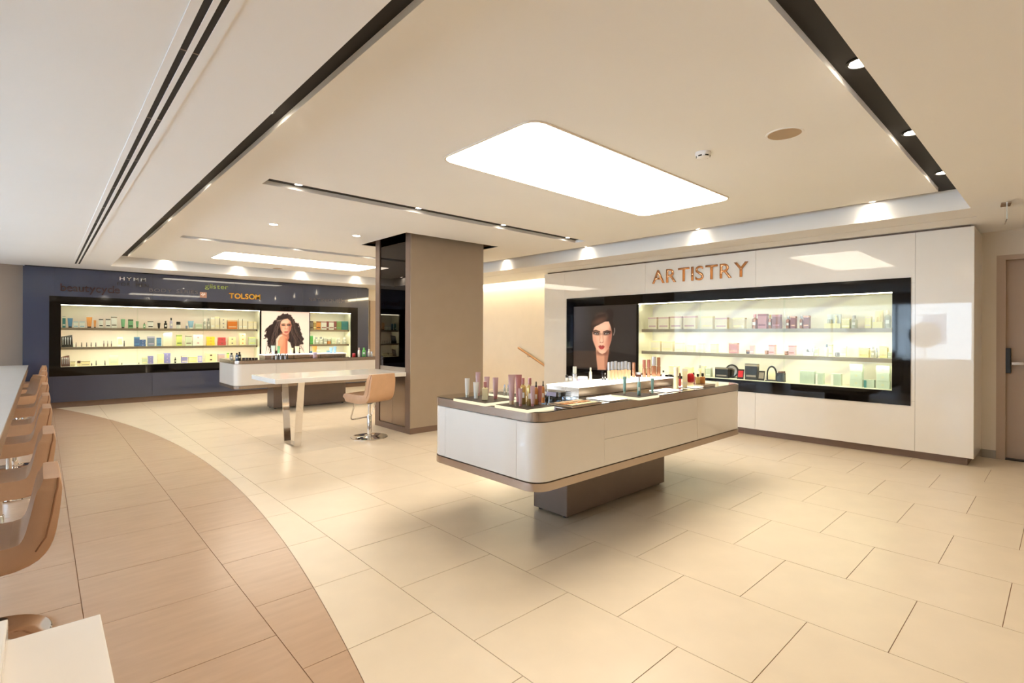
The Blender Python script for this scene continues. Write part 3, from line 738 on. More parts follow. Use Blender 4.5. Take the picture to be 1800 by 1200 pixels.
def paint_dark(px, py):
    X, Y = (px - 1020) * 8.571, (py - 530) * 8.571
    p = Paint(X, Y, (38, 33, 31))
    p.ell(-40, 300, 160, 420, (52, 50, 56), .8, .8); p.ell(620, 700, 150, 260, (52, 48, 46), .6, .8); p.ell(600, 200, 160, 200, (46, 42, 42), .5, .8)
    p.poly([(-200, 740), (260, 740), (255, 1000), (-200, 1000)], (62, 46, 36), .8, 10)
    p.poly([(-200, 1000), (900, 980), (900, 1700), (-200, 1700)], (16, 13, 13), 1, 14)
    p.poly([(430, 740), (900, 820), (900, 1700), (380, 1700)], (22, 19, 19), .9, 14)
    p.ell(330, 400, 170, 250, (34, 24, 21), 1, .12); p.ell(432, 210, 68, 105, (32, 22, 20), 1, .15, 12); p.ell(320, 215, 70, 45, (98, 78, 68), .55, .9)
    p.poly([(236, 700), (432, 700), (412, 860), (385, 1025), (262, 1025), (245, 860)], (200, 146, 118), 1, 7)
    p.poly([(360, 720), (440, 700), (412, 880), (392, 1025), (365, 1000)], (150, 98, 78), .8, 12)
    p.ell(330, 770, 90, 40, (110, 66, 52), .85, .6)
    fm = p.poly([(180, 440), (200, 385), (290, 345), (370, 300), (430, 300), (462, 380), (478, 470), (466, 580), (432, 690), (380, 765), (330, 790), (285, 765), (232, 690), (192, 580)], (228, 178, 150), 1, 7)
    p.clip = fm; p.ell(462, 560, 62, 190, (158, 92, 74), .9, .6, 8); p.ell(400, 640, 40, 70, (204, 136, 114), .5, .8, 25); p.ell(240, 640, 36, 70, (214, 150, 126), .5, .8, -25); p.ell(205, 560, 34, 120, (206, 150, 124), .6, .7, -8)
    p.ell(330, 380, 80, 45, (240, 196, 170), .5, .8); p.ell(300, 640, 40, 50, (236, 186, 160), .4, .8); p.ell(325, 755, 45, 22, (240, 200, 176), .5, .7)
    p.clip = None
    p.poly([(160, 470), (170, 300), (260, 200), (380, 180), (400, 290), (300, 330), (215, 385), (195, 440)], (48, 32, 27), 1, 9)
    p.ell(292, 290, 90, 36, (112, 78, 62), .55, .8, -24)
    p.poly([(428, 290), (480, 270), (505, 420), (488, 520), (470, 420), (448, 340)], (36, 25, 22), 1, 7)
    p.line([(515, 400), (518, 450), (500, 505)], 6, (150, 140, 132), .7)
    for sx, cx in ((-1, 243), (1, 400)):
        p.line([(cx - 58, 447), (cx - 10, 432), (cx + 48, 452)] if sx < 0 else [(cx - 50, 456), (cx + 5, 437), (cx + 52, 450)], 10, (38, 24, 20), .9)
        p.ell(cx, 476, 64, 29, (40, 23, 21), .95, .5, 6 * sx * -1 + (6 if sx < 0 else -6))
        p.ell(cx, 482, 27, 10, (196, 182, 174), .9, .25); p.ell(cx + 2, 479, 14, 13, (46, 34, 32), 1, .25); p.ell(cx - 2, 475, 4, 4, (240, 240, 240), .8, .5)
        p.line([(cx - 38, 480), (cx - 15, 465), (cx + 18, 465), (cx + 42, 478)], 5, (24, 16, 15), .95)
    p.line([(292, 470), (300, 540), (290, 590)], 7, (196, 138, 112), .6); p.line([(340, 480), (344, 560), (350, 600)], 7, (180, 118, 96), .6)
    p.ell(320, 590, 14, 40, (244, 204, 180), .5, .8); p.ell(300, 610, 10, 6, (90, 46, 38), .85, .5); p.ell(340, 610, 10, 6, (90, 46, 38), .85, .5); p.ell(320, 617, 26, 8, (170, 104, 84), .6, .6)
    p.poly([(268, 672), (300, 656), (320, 664), (342, 656), (372, 674), (345, 682), (295, 682)], (136, 26, 30), 1, 4)
    p.poly([(272, 678), (320, 684), (370, 678), (346, 712), (320, 720), (296, 712)], (160, 34, 38), 1, 4); p.ell(318, 702, 20, 6, (206, 96, 92), .6, .6)
    return p.C
def paint_light(px, py):
    X, Y = (px - 450) * 10, (py - 530) * 10
    p = Paint(X, Y, (226, 204, 186)); p.ell(880, 150, 420, 120, (224, 182, 172), .8, .9); p.ell(150, 900, 260, 320, (226, 210, 196), .7, .9)
    hair = [(455, 213), (540, 210), (600, 228), (660, 300), (705, 372), (745, 385), (760, 450), (790, 520), (808, 580), (835, 650), (822, 735), (770, 770), (775, 860), (745, 1000), (560, 1000), (300, 1000), (262, 900), (240, 830), (195, 735), (205, 660), (150, 600), (190, 520), (165, 500), (215, 440), (270, 395), (335, 325), (395, 255)]
    p.poly(hair, (44, 33, 32), 1, 5, 7, .075)
    rs = np.random.RandomState(3)
    for k in range(46):
        sx = -1 if k % 2 else 1; x0 = 500 + sx * rs.uniform(40, 120); y0 = rs.uniform(250, 330); amp = rs.uniform(8, 24); ph = rs.uniform(0, 6); sp = rs.uniform(60, 250); pts = []
        for i in range(16):
            t = i / 15; pts.append((x0 + sx * sp * t ** .8 + amp * math.sin(ph + t * 11), y0 + t * rs.uniform(560, 600)))
        p.line(pts, rs.uniform(2, 5), [(84, 66, 60), (24, 17, 18), (100, 82, 72)][k % 3], .5)
    for pts in ([(230, 445), (180, 480), (160, 530)], [(215, 560), (150, 590), (175, 640), (140, 650)], [(800, 600), (835, 660), (800, 700), (830, 740)], [(250, 830), (262, 870), (240, 900)], [(740, 380), (770, 470)]):
        p.line(pts, 9, (40, 30, 30), .95)
    p.poly([(470, 540), (575, 550), (580, 640), (540, 720), (430, 720), (440, 600)], (168, 106, 84), 1, 9)
    p.poly([(355, 660), (400, 600), (440, 575), (475, 590), (420, 640), (390, 760), (372, 860), (350, 860)], (206, 186, 162), 1, 7)
    p.poly([(385, 700), (420, 625), (480, 590), (540, 620), (558, 700), (552, 1000), (425, 1000), (395, 830)], (206, 132, 100), 1, 8)
    p.ell(440, 690, 40, 110, (226, 158, 124), .6, .8, 10); p.poly([(520, 640), (560, 660), (552, 1000), (515, 1000)], (160, 88, 66), .7, 14)
    p.poly([(556, 690), (600, 720), (650, 900), (650, 1000), (552, 1000)], (216, 198, 180), 1, 7)
    fm = p.poly([(425, 420), (440, 350), (490, 310), (555, 300), (605, 345), (625, 420), (612, 490), (575, 560), (530, 582), (480, 560), (440, 500)], (222, 162, 132), 1, 6)
    p.clip = fm; p.ell(612, 460, 44, 150, (150, 84, 66), .85, .7, 8); p.ell(500, 360, 60, 34, (236, 186, 156), .6, .8); p.ell(440, 470, 20, 60, (196, 130, 104), .6, .7)
    p.clip = None
    p.poly([(360, 345), (440, 330), (520, 290), (600, 290), (560, 240), (470, 220), (400, 260)], (50, 37, 35), 1, 9); p.line([(370, 340), (440, 328), (500, 310)], 7, (150, 124, 110), .6)
    for cx, tl in ((483, -4), (575, 6)):
        p.line([(cx - 34, 398), (cx, 388), (cx + 32, 396 + tl)], 6, (60, 38, 30), .85); p.ell(cx, 415, 36, 16, (58, 32, 26), .9, .5)
        p.ell(cx, 418, 16, 6, (196, 180, 170), .85, .3); p.ell(cx + 2, 417, 9, 8, (36, 26, 24), 1, .3); p.line([(cx - 24, 416), (cx, 408), (cx + 24, 414)], 4, (26, 16, 14), .9)
    p.line([(520, 410), (517, 455), (510, 480)], 6, (176, 110, 88), .6); p.ell(532, 478, 26, 9, (150, 84, 66), .7, .6); p.ell(530, 462, 9, 24, (238, 190, 162), .5, .8)
    p.poly([(486, 530), (515, 520), (530, 524), (546, 519), (572, 528), (545, 536), (512, 537)], (150, 62, 58), 1, 3); p.poly([(490, 533), (530, 538), (570, 532), (548, 552), (512, 552)], (178, 88, 80), 1, 3)
    p.ell(530, 568, 30, 12, (176, 112, 90), .5, .7)
    return p.C
scr = printmesh('portrait_print', (XP + .004, sb_, .698), (0, sa - sb_, 0), (0, 0, 1.054), 150, 160, paint_dark, vcol('dark_portrait_print', .3, .2, .25), sc)
scr['label'] = 'dark portrait print of a woman with red lips'
box('portrait_backing', XP + .008, XP + .014, sa, sb_, .698, 1.752, M_BLKPL, sc)
scr = printmesh('portrait_print', (pa, YB + .004, .696), (pb_ - pa, 0, 0), (0, 0, 1.055), 130, 150, paint_light, vcol('light_portrait_print', .25, .22, .6), s2)
scr['label'] = 'pale portrait print of a woman with long dark wavy hair'
box('portrait_backing', pa, pb_, YB + .008, YB + .014, .696, 1.752, M_BLKPL, s2)

# ------------------------------------------------------------------ lettering
RW = Matrix(((0, 0, -1), (-1, 0, 0), (0, 1, 0))).to_4x4()       # local x -> -y, y -> z, z -> -x
BW = Matrix(((1, 0, 0), (0, 0, -1), (0, 1, 0))).to_4x4()        # local x -> x, y -> z, z -> -y
def letters(text, width, capz, m, extrude=.006, spacing=1.0, bold=0.0):
    """list of (mesh, char, xmin) laid out so the whole line is `width` wide and capitals `capz` high"""
    out = []; x = 0.0
    for ch in text:
        if ch == ' ': x += .32 * spacing; continue
        cu = bpy.data.curves.new('letter', 'FONT'); cu.body = ch; cu.size = 1.0; cu.offset = bold
        ob = bpy.data.objects.new('letter', cu); COL.objects.link(ob)
        bpy.context.view_layer.update()
        dg = bpy.context.evaluated_depsgraph_get(); me = bpy.data.meshes.new_from_object(ob.evaluated_get(dg))
        bpy.data.objects.remove(ob); bpy.data.curves.remove(cu)
        vs = np.array([v.co[:] for v in me.vertices]); x0, x1 = vs[:, 0].min(), vs[:, 0].max()
        out.append((me, ch, x - x0, vs)); x += (x1 - x0) + .095 * spacing
    tot = x - .095 * spacing
    sx, sz = width / tot, capz / .69
    res = []
    for me, ch, off, vs in out:
        bm = bmesh.new(); bm.from_mesh(me)
        for v in bm.verts: v.co = Vector(((v.co.x + off) * sx, v.co.y * sz, 0))
        r = bmesh.ops.extrude_face_region(bm, geom=bm.faces[:]); 
        for g in r['geom']:
            if isinstance(g, bmesh.types.BMVert): g.co.z += extrude
        bmesh.ops.recalc_face_normals(bm, faces=bm.faces); bm.to_mesh(me); bm.free()
        me.materials.clear(); me.materials.append(m); res.append((me, ch))
    return res
def wallsign(name, text, origin, basis, width, capz, m, label, extrude=.006, spacing=1.0, bold=0.0, parent=None):
    if parent is None:
        t = empty(name); t.matrix_world = Matrix.Translation(origin) @ basis; tag(t, label, 'sign', 'lettering on the walls'); off = Matrix.Identity(4)
    else: t = parent; off = Matrix.Translation(basis)
    for me, ch in letters(text, width, capz, m, extrude, spacing, bold):
        o = bpy.data.objects.new('letter', me); link(o, t)
        if parent is not None: o.matrix_local = off
    return t
M_BRZ = mat('rose_bronze_mirror', (214, 158, 112), .12, metal=1.0, noise=.02)
wallsign('brand_lettering', 'ARTISTRY', (XP - .0015, 4.185, 2.042), RW, 1.405, .194, M_BRZ, 'raised bronze capital lettering above the white wall showcase', .012, 1.05, .006)
M_PLUM = mat('plum_letter', (58, 34, 42), .3, noise=.05); M_LWH = mat('white_letter', (236, 232, 228), .4, noise=.01); M_LBLK = mat('black_letter', (24, 24, 30), .3, noise=.05)
M_LGRN = mat('lime_letter', (176, 196, 108), .4, noise=.02); M_LYEL = mat('amber_letter', (238, 186, 70), .4, noise=.02); M_LORG = mat('orange_letter', (214, 112, 36), .4, noise=.02); M_LGRY = mat('grey_letter', (116, 110, 112), .4, noise=.02)
yl = YB - .0015
wallsign('brand_lettering', 'beautycycle', (.232, yl, 1.985), BW, .80, .125, M_PLUM, 'dark plum lowercase lettering at the left of the blue wall', .01, .32, .010)
t = wallsign('brand_lettering', 'HYMM', (1.03, yl, 2.222), BW, .385, .062, M_LWH, 'white and black lettering on two lines on the blue wall', .008, 2.6, .002)
wallsign('', 'FOR MEN', None, Vector((-.035, -.10, 0)), .46, .06, M_LBLK, '', .006, 2.2, .0, t)
wallsign('brand_lettering', 'glister', (2.37, yl, 2.165), BW, .41, .088, M_LGRN, 'lime green lowercase lettering on the blue wall', .008, .9, .004)
wallsign('brand_lettering', 'BODY SERIES', (1.47, yl, 2.045), BW, .78, .06, M_LGRY, 'faint grey capital lettering left of the square emblem', .004, 1.6, -.006)
t = wallsign('brand_lettering', 'TOLSOM', (2.795, yl, 1.985), BW, .60, .105, M_LORG, 'amber and orange blocky capital lettering on the blue wall', .004, .55, .034)
wallsign('', 'TOLSOM', None, Vector((.006, .004, .004)), .59, .098, M_LYEL, '', .006, .55, .016, t)
t = wallsign('brand_lettering', 'SATINIQUE', (4.42, yl, 2.005), BW, .69, .068, M_LGRY, 'thin grey capital lettering with a small flower emblem', .004, 1.5, -.012)
for k in range(6):
    a = k * pi / 3; v = [(.73 + .012 * math.cos(a), .035 + .012 * math.sin(a), 0), (.73 + .045 * math.cos(a - .28), .035 + .045 * math.sin(a - .28), 0), (.73 + .06 * math.cos(a), .035 + .06 * math.sin(a), .004), (.73 + .045 * math.cos(a + .28), .035 + .045 * math.sin(a + .28), 0)]
    meshobj('petal', v, [(0, 1, 2, 3)], M_LGRY, t)
em = empty('square_emblem'); em.matrix_world = Matrix.Translation((2.285, yl, 1.972)) @ BW; tag(em, 'small square copper emblem with leaf sprig below the lime lettering', 'emblem')
meshobj('plate', boxv(0, .115, 0, .108, 0, .006), BOXF, mat('copper_emblem', (176, 132, 112), .3, metal=.5, noise=.05), em)
for (x, y, a, l) in ((.05, .02, 1.5, .07), (.045, .045, 2.4, .045), (.06, .05, .7, .045), (.05, .07, 2.1, .035), (.065, .075, .9, .03)):
    dx, dy = math.cos(a), math.sin(a); w = .008
    meshobj('leaf', [(x, y, .0065), (x + dx * l / 2 - dy * w, y + dy * l / 2 + dx * w, .0075), (x + dx * l, y + dy * l, .0065), (x + dx * l / 2 + dy * w, y + dy * l / 2 - dx * w, .0075)], [(0, 1, 2, 3)], M_LWH, em)

# ------------------------------------------------------------------ products
PC = {'ivory': (240, 228, 204), 'pale yellow': (242, 232, 170), 'rose': (196, 132, 128), 'pink': (214, 178, 178), 'rose brown': (156, 98, 84), 'copper': (188, 134, 104), 'gold': (216, 186, 120), 'clear': (226, 226, 212),
      'white': (240, 238, 230), 'black': (24, 21, 20), 'mint': (200, 216, 200), 'soft teal': (134, 176, 174), 'pale green': (206, 214, 186), 'teal': (70, 140, 140), 'blue': (96, 148, 190), 'sky blue': (150, 190, 216), 'orange': (236, 160, 84), 'green': (120, 176, 128),
      'lime': (216, 224, 130), 'navy': (80, 110, 160), 'grey blue': (130, 142, 160), 'yellow': (246, 210, 66), 'red': (196, 70, 76), 'cream': (244, 230, 184), 'purple': (150, 146, 206), 'brown': (84, 50, 40), 'dark brown': (62, 38, 32), 'amber': (206, 138, 76),
      'maroon': (150, 82, 80), 'olive': (140, 164, 96), 'sea teal': (46, 132, 142), 'grey': (150, 148, 146), 'beige': (226, 196, 158), 'silver': (200, 200, 206), 'bright red': (206, 34, 44), 'taupe': (150, 138, 124), 'leaf green': (96, 170, 90), 'lilac': (190, 180, 204), 'burnt orange': (226, 126, 44)}
def pm(c):
    if c in ('copper', 'gold', 'silver'): return mat('product_' + c, PC[c], .25, metal=.55, noise=.03)
    if c == 'clear': return mat('product_clear', PC[c], .12, noise=.02, trans=.35)
    return mat('product_' + c.replace(' ', '_'), PC[c], .32, noise=.03, nscale=20)
NOUN = {'c': 'carton', 'b': 'bottle', 't': 'tube', 'j': 'jar', 'p': 'pencil', 'k': 'card', 's': 'stack of boxes', 'g': 'brush case', 'r': 'ribbed box', 'v': 'vial', 'm': 'round hand mirror', 'o': 'open compact', 'd': 'dropper bottle', 'h': 'rounded pouch', 'n': 'gift set', 'q': 'pump bottle', 'f': 'square perfume bottle', 'w': 'gift bag'}
NAME = {'c': 'carton', 'b': 'bottle', 't': 'cream_tube', 'j': 'jar', 'p': 'makeup_pencil', 'k': 'display_card', 's': 'box_stack', 'g': 'brush_case', 'r': 'ribbed_carton', 'v': 'vial', 'm': 'hand_mirror', 'o': 'open_compact', 'd': 'dropper_bottle', 'h': 'rounded_pouch', 'n': 'gift_set', 'q': 'pump_bottle', 'f': 'perfume_bottle', 'w': 'gift_bag'}
CAT = {'c': 'box', 'b': 'bottle', 't': 'tube', 'j': 'jar', 'p': 'pencil', 'k': 'card', 's': 'box', 'g': 'brush case', 'r': 'box', 'v': 'bottle', 'm': 'mirror', 'o': 'compact', 'd': 'bottle', 'h': 'pouch', 'n': 'gift set', 'q': 'bottle', 'f': 'bottle', 'w': 'bag'}
def loft(name, rings, m, parent, seg=18):
    v, f = [], []
    for rx, ry, z in rings:
        for k in range(seg):
            a = 2 * pi * k / seg; v.append((rx * math.cos(a), ry * math.sin(a), z))
    n = len(rings)
    for i in range(n - 1):
        for k in range(seg):
            a, b = i * seg + k, i * seg + (k + 1) % seg; f.append((a, b, b + seg, a + seg))
    f += [tuple(reversed(range(seg))), tuple(range((n - 1) * seg, n * seg))]
    o = meshobj(name, v, f, m, parent, True); o.data.set_sharp_from_angle(angle=math.radians(45)); return o
def product(kind, col, w, h, loc, rz, label, group, accent=None, depth=None):
    t = tag(empty(NAME[kind], loc, rz), label, CAT[kind], group)
    m = pm(col); A = pm(accent) if accent else pm('white'); r = w / 2
    e = min(.0018, w * .06)
    if kind == 'c':
        d = depth or min(w, .07)
        box('box_body', -r, r, 0, d, 0, h, m, t, e)
        box('front_label', -r * .8, r * .8, -.0008, .0004, h * .18, h * .30, A, t)
        if accent and h > .05: box('top_band', -r - .0006, r + .0006, -.0006, d + .0006, h * .86, h * .97, A, t)
    elif kind in 'bd':
        rr = min(r, h * .28)
        lathe('bottle_body', [(rr * .9, 0), (rr, h * .02), (rr, h * .62), (rr * .9, h * .68), (rr * .38, h * .74), (rr * .38, h * .78)], m, t, 18, loc=(0, rr, 0))
        if kind == 'b': lathe('cap', [(rr * .55, h * .76), (rr * .55, h * .985), (rr * .5, h)], A, t, 16, loc=(0, rr, 0))
        else:
            lathe('collar', [(rr * .45, h * .76), (rr * .45, h * .84)], A, t, 14, loc=(0, rr, 0)); lathe('bulb', [(rr * .3, h * .84), (rr * .34, h * .9), (rr * .3, h * .98), (rr * .1, h)], A, t, 14, loc=(0, rr, 0))
        box('front_label', -rr * .5, rr * .5, -.0012, .001, h * .25, h * .45, pm('white'), t)
    elif kind == 't':
        d = r * .62
        lathe('cap', [(r * .62, 0), (r * .66, h * .01), (r * .66, h * .13)], A, t, 18, loc=(0, r * .66, 0), sy=.9)
        o = loft('tube_body', [(r * .6, r * .56, h * .13), (r * .72, r * .6, h * .17), (r * .84, r * .5, h * .5), (r * .96, r * .22, h * .88), (r, .0015, h * .95), (r, .0015, h)], m, t); o.location = (0, r * .66, 0)
    elif kind == 'j':
        lathe('jar_body', [(r * .9, 0), (r, h * .06), (r, h * .5), (r * .94, h * .56)], m, t, 22, loc=(0, r, 0)); lathe('lid', [(r * .99, h * .56), (r * 1.0, h * .95), (r * .9, h)], A, t, 22, loc=(0, r, 0))
    elif kind in 'pv':
        rr = max(r, .0035)
        lathe('barrel', [(rr, 0), (rr, h * .55)], m, t, 12, loc=(0, rr, 0)); lathe('cap', [(rr * .75, h * .55), (rr * .75, h * .9), (rr * .3, h)], A, t, 12, loc=(0, rr, 0))
    elif kind == 'k':
        th = .004
        v = [(-r, 0, 0), (r, 0, 0), (r, h * .22, h), (-r, h * .22, h)]; v += [(x, y + th, z) for x, y, z in v]
        meshobj('card_face', v, BOXF, m, t); y1 = h * .22
        v = [(-r * .75, h * .22 * .2 - .001, h * .2), (r * .75, h * .22 * .2 - .001, h * .2), (r * .75, h * .22 * .85 - .001, h * .85), (-r * .75, h * .22 * .85 - .001, h * .85)]
        meshobj('printed_panel', v, [(0, 1, 2, 3)], A, t)
        meshobj('easel_foot', boxv(-.01, .01, th, h * .35, 0, .004), BOXF, m, t)
    elif kind == 's':
        n = 2 if h / w < 1.2 else 3
        for k in range(n):
            f_ = 1 - .06 * (k % 2); box('boxed_unit', -r * f_, r * f_, 0, min(w, .08), h * k / n + .0003, h * (k + 1) / n - .0006, m, t, e); box('seal', -r * .2, r * .2, -.0007, .0004, h * (k + .35) / n, h * (k + .65) / n, A, t)
    elif kind == 'g':
        v = [(-r, 0, 0), (r, 0, 0), (r * .86, h * .25, h), (-r * 1.0, h * .25, h * .86)]; v += [(x, y + .02, z) for x, y, z in v]
        meshobj('case_panel', v, BOXF, m, t)
        for k in range(4):
            x = -r * .7 + k * r * .42; o = lathe('brush', [(.004, 0), (.005, h * .4), (.009, h * .5), (.006, h * .62)], A, t, 8, loc=(x, h * .05, h * .2)); o.rotation_euler = (-.24, 0, 0)
    elif kind == 'r':
        d = depth or .07; n = max(4, int(w / .014)); 
        box('box_body', -r + .001, r - .001, .002, d, 0, h, m, t)
        for k in range(n): box('rib', -r + w * (k + .12) / n, -r + w * (k + .82) / n, -.001, .0025, .002, h - .002, m, t)
        if accent: box('front_label', -r, -r + w * .25, -.006, -.001, 0, h * .92, A, t)
    elif kind == 'm':
        R = h / 2; o = lathe('mirror_frame', [(R * .98, -.008), (R, 0), (R * .98, .008)], m, t, 28, loc=(0, .012, R)); o.rotation_euler = (pi / 2 - .15, 0, 0)
        o = lathe('mirror_glass', [(R * .78, 0), (R * .78, .0095)], M_CHROME, t, 26, loc=(0, .012, R * .98)); o.rotation_euler = (pi / 2 - .15, 0, 0)
        meshobj('stand_foot', boxv(-R * .5, R * .5, .012, .06, 0, .006), BOXF, m, t)
    elif kind == 'o':
        box('base_tray', -r, r, 0, .055, 0, .014, m, t, .002)
        pts = [(r * math.cos(a), r * 0 + h * .45 + h * .5 * math.sin(a)) for a in [pi * k / 10 for k in range(11)]]
        pts = [(r, .014)] + pts + [(-r, .014)]
        n = len(pts); v = [(x, .05, z) for x, z in pts] + [(x, .056, z) for x, z in pts]
        meshobj('lid', v, [tuple(range(n)), tuple(reversed(range(n, 2 * n)))] + [(i + n, (i + 1) % n + n, (i + 1) % n, i) for i in range(n)], m, t)
        n2 = [(x * .72, .014 + (z - .014) * .86 + .003) for x, z in pts]; meshobj('lid_mirror', [(x, .049, z) for x, z in n2], [tuple(range(n))], A, t)
    elif kind == 'h':
        pts = []
        for k in range(24):
            a = 2 * pi * k / 24; ca, sa_ = math.cos(a), math.sin(a); pts.append((r * math.copysign(abs(ca) ** .6, ca), h * .66 + h * .32 * math.copysign(abs(sa_) ** .6, sa_)))
        n = 24; v = [(x, 0, z) for x, z in pts] + [(x * 1.06, .012, h * .5 + (z - h * .5) * 1.06) for x, z in pts] + [(x, .024, z) for x, z in pts]
        f = [tuple(reversed(range(n))), tuple(range(2 * n, 3 * n))] + [(i + n * l, (i + 1) % n + n * l, (i + 1) % n + n * (l + 1), i + n * (l + 1)) for l in (0, 1) for i in range(n)]
        meshobj('pouch_body', v, f, m, t, True); meshobj('backing_card', boxv(-r * .9, r * .9, .025, .03, 0, h * .7), BOXF, A, t)
    elif kind == 'n':
        d = .09; box('tray', -r, r, 0, d, 0, h * .35, m, t, e); box('backing', -r * .86, r * .86, d * .7, d, h * .35, h, A, t, e)
        lathe('small_jar', [(r * .22, h * .35), (r * .25, h * .6), (r * .15, h * .64)], A, t, 14, loc=(-r * .4, d * .35, 0)); lathe('small_bottle', [(r * .16, h * .35), (r * .16, h * .75), (r * .08, h * .8), (r * .08, h * .92)], m, t, 12, loc=(r * .35, d * .35, 0))
    elif kind == 'q':
        lathe('bottle_body', [(r * .95, 0), (r, h * .03), (r, h * .5), (r * .9, h * .54)], m, t, 18, loc=(0, r, 0)); lathe('pump_collar', [(r * .6, h * .54), (r * .6, h * .64)], A, t, 14, loc=(0, r, 0)); lathe('overcap', [(r * .9, h * .56), (r * .9, h * .96), (r * .8, h)], A, t, 18, loc=(0, r, 0))
        lathe('nozzle', [(r * .15, h * .5), (r * .15, h * .52)], A, t, 8, loc=(0, r, 0))
    elif kind == 'f':
        box('bottle_body', -r, r, 0, w * .7, 0, h * .66, m, t, min(.004, r * .3)); lathe('neck', [(r * .3, h * .66), (r * .3, h * .72)], pm('gold'), t, 12, loc=(0, w * .35, 0)); box('cap', -r * .5, r * .5, w * .35 - r * .5, w * .35 + r * .5, h * .72, h, A, t, .0015)
    elif kind == 'w':
        v = [(-r, 0, 0), (r, 0, 0), (r, .06, 0), (-r, .06, 0), (-r * 1.05, .01, h * .8), (r * 1.05, .01, h * .8), (r * 1.05, .05, h * .8), (-r * 1.05, .05, h * .8)]
        meshobj('bag_body', v, BOXF, m, t)
        v = [(-r * 1.0, .02, h * .8), (r * 1.0, .02, h * .8), (r * 1.1, .025, h), (-r * .8, .03, h * .95), (-r * 1.0, .045, h * .8), (r * 1.0, .045, h * .8)]
        meshobj('tissue', v, [(0, 1, 2, 3), (4, 5, 2, 3)], A, t)
    return t
WORDS = {'c': 'carton', 't': 'tube'}
def shelfload(rows, place, phrase, group):
    """rows: 'kind;colour;accent;x0;x1;top[;depthOffset]' in photo pixels, listed from left to right"""
    rows = [r.split(';') for r in rows]
    for i, r in enumerate(rows):
        kind, col, acc = r[0], r[1], r[2] or None
        x0, x1, top = float(r[3]), float(r[4]), float(r[5]); back = float(r[6]) if len(r) > 6 else 0.0
        loc, w, h, rz = place(x0, x1, top, back)
        lab = f'{col} {NOUN[kind]}' + (f' with {acc} detail' if acc and len(phrase.split()) < 7 else '') + f' on {phrase}, {ordinal(i)} from left'
        lab = lab if len(lab.split()) <= 16 else f'{col} {NOUN[kind]} on {phrase}, {ordinal(i)} from left'
        product(kind, col, w, h, loc, rz, lab, group, acc)
def place_right(z):
    def f(x0, x1, top, back):
        X = XP + .11 + back
        a, b = onx(x0, 600, X)[1], onx(x1, 600, X)[1]; zt = onx((x0 + x1) / 2, top, X)[2]
        return (X, (a + b) / 2, z + .0005), abs(a - b), max(.012, zt - z), -pi / 2
    return f
def place_blue(z):
    def f(x0, x1, top, back):
        Y = YB + .11 + back
        a, b = ony(x0, 600, Y)[0], ony(x1, 600, Y)[0]; zt = ony((x0 + x1) / 2, top, Y)[2]
        return ((a + b) / 2, Y, z + .0005), abs(a - b), max(.012, zt - z), 0.0
    return f
z1, z2, z3 = SHZ[0] + .001, SHZ[1] + .001, .70
shelfload(['c;ivory;pink;1139;1154;557.3', 'c;ivory;pink;1157;1175;556.8', 'c;ivory;pink;1177.5;1198;555.4', 'c;ivory;pink;1201;1222;554.8', 'c;ivory;cream;1232;1252.5;555.5', 'c;ivory;pink;1257;1277.5;558', 'c;ivory;gold;1288;1308.5;558',
           'b;copper;rose;1320;1330;552', 'c;rose;maroon;1331.5;1347;551.5', 'b;copper;gold;1349;1356;553', 'c;rose brown;rose;1357;1371;553', 'b;copper;silver;1380.5;1388;555', 'c;rose brown;copper;1389;1398;555.5', 'b;copper;silver;1404.5;1411;554.5', 'c;rose brown;copper;1412;1422;554.5',
           'n;pale yellow;clear;1449;1477;552', 'c;pale yellow;gold;1479;1493;560', 'b;clear;silver;1495;1505.5;554', 'c;pale yellow;ivory;1520;1531;556', 'n;pale yellow;cream;1534;1551;545', 'b;clear;ivory;1554;1565.5;545'],
          place_right(z1), "the white showcase's top shelf", 'products on the top shelf of the white showcase')
shelfload(['c;ivory;cream;1144;1160;599', 'c;ivory;cream;1163;1182;599.5', 'c;ivory;cream;1187;1199.5;602', 'c;ivory;cream;1208;1219;606.5', 'c;ivory;cream;1227;1236;603', 'c;ivory;cream;1249;1259.5;604', 'c;rose;copper;1281;1295.5;602.5',
           'j;dark brown;copper;1310.5;1317;615', 'c;pink;;1317.5;1325;607', 'j;copper;copper;1343;1350.5;616', 'c;pink;rose;1351;1361;606', 'j;copper;copper;1378;1385;617', 'c;pink;rose;1386;1397;607', 'n;white;silver;1412;1430;607', 'c;pale green;white;1431;1438;612', 'b;white;grey blue;1449;1455.5;605', 'c;white;pale green;1456.5;1463;605',
           'j;silver;silver;1467;1475;619', 'c;white;silver;1476;1487;608', 'c;pale yellow;gold;1509.5;1527;611', 'b;clear;silver;1530;1538;609', 'v;clear;silver;1539;1543;611', 'c;pale yellow;gold;1546;1559.5;608', 'c;pale green;white;1560.5;1566.5;618'],
          place_right(z2), "the white showcase's middle shelf", 'products on the middle shelf of the white showcase')
shelfload(['c;ivory;cream;1176;1185;643', 'c;ivory;cream;1186;1192;643', 'c;cream;ivory;1204;1216;645', 'b;cream;silver;1226;1232;642', 'c;ivory;cream;1233;1239;643', 'c;pale green;white;1240;1249;646', 'c;black;taupe;1257;1279.5;646', 'm;black;;1279;1293;640;.1', 'k;black;bright red;1295.5;1307;649', 'c;black;taupe;1309.5;1331;639.6', 'k;black;taupe;1332;1343.5;652',
           'o;black;cream;1345;1363.5;641.5', 'w;black;brown;1365.5;1378.5;652', 'r;mint;;1405.5;1432;652', 'r;mint;white;1434;1447;655.5', 'r;mint;white;1461;1478;657', 's;mint;pale green;1494;1516;640', 'r;mint;teal;1519;1537;667.5', 's;mint;pale green;1540;1564;643'],
          place_right(z3), "the white showcase's bottom shelf", 'products on the bottom shelf of the white showcase')
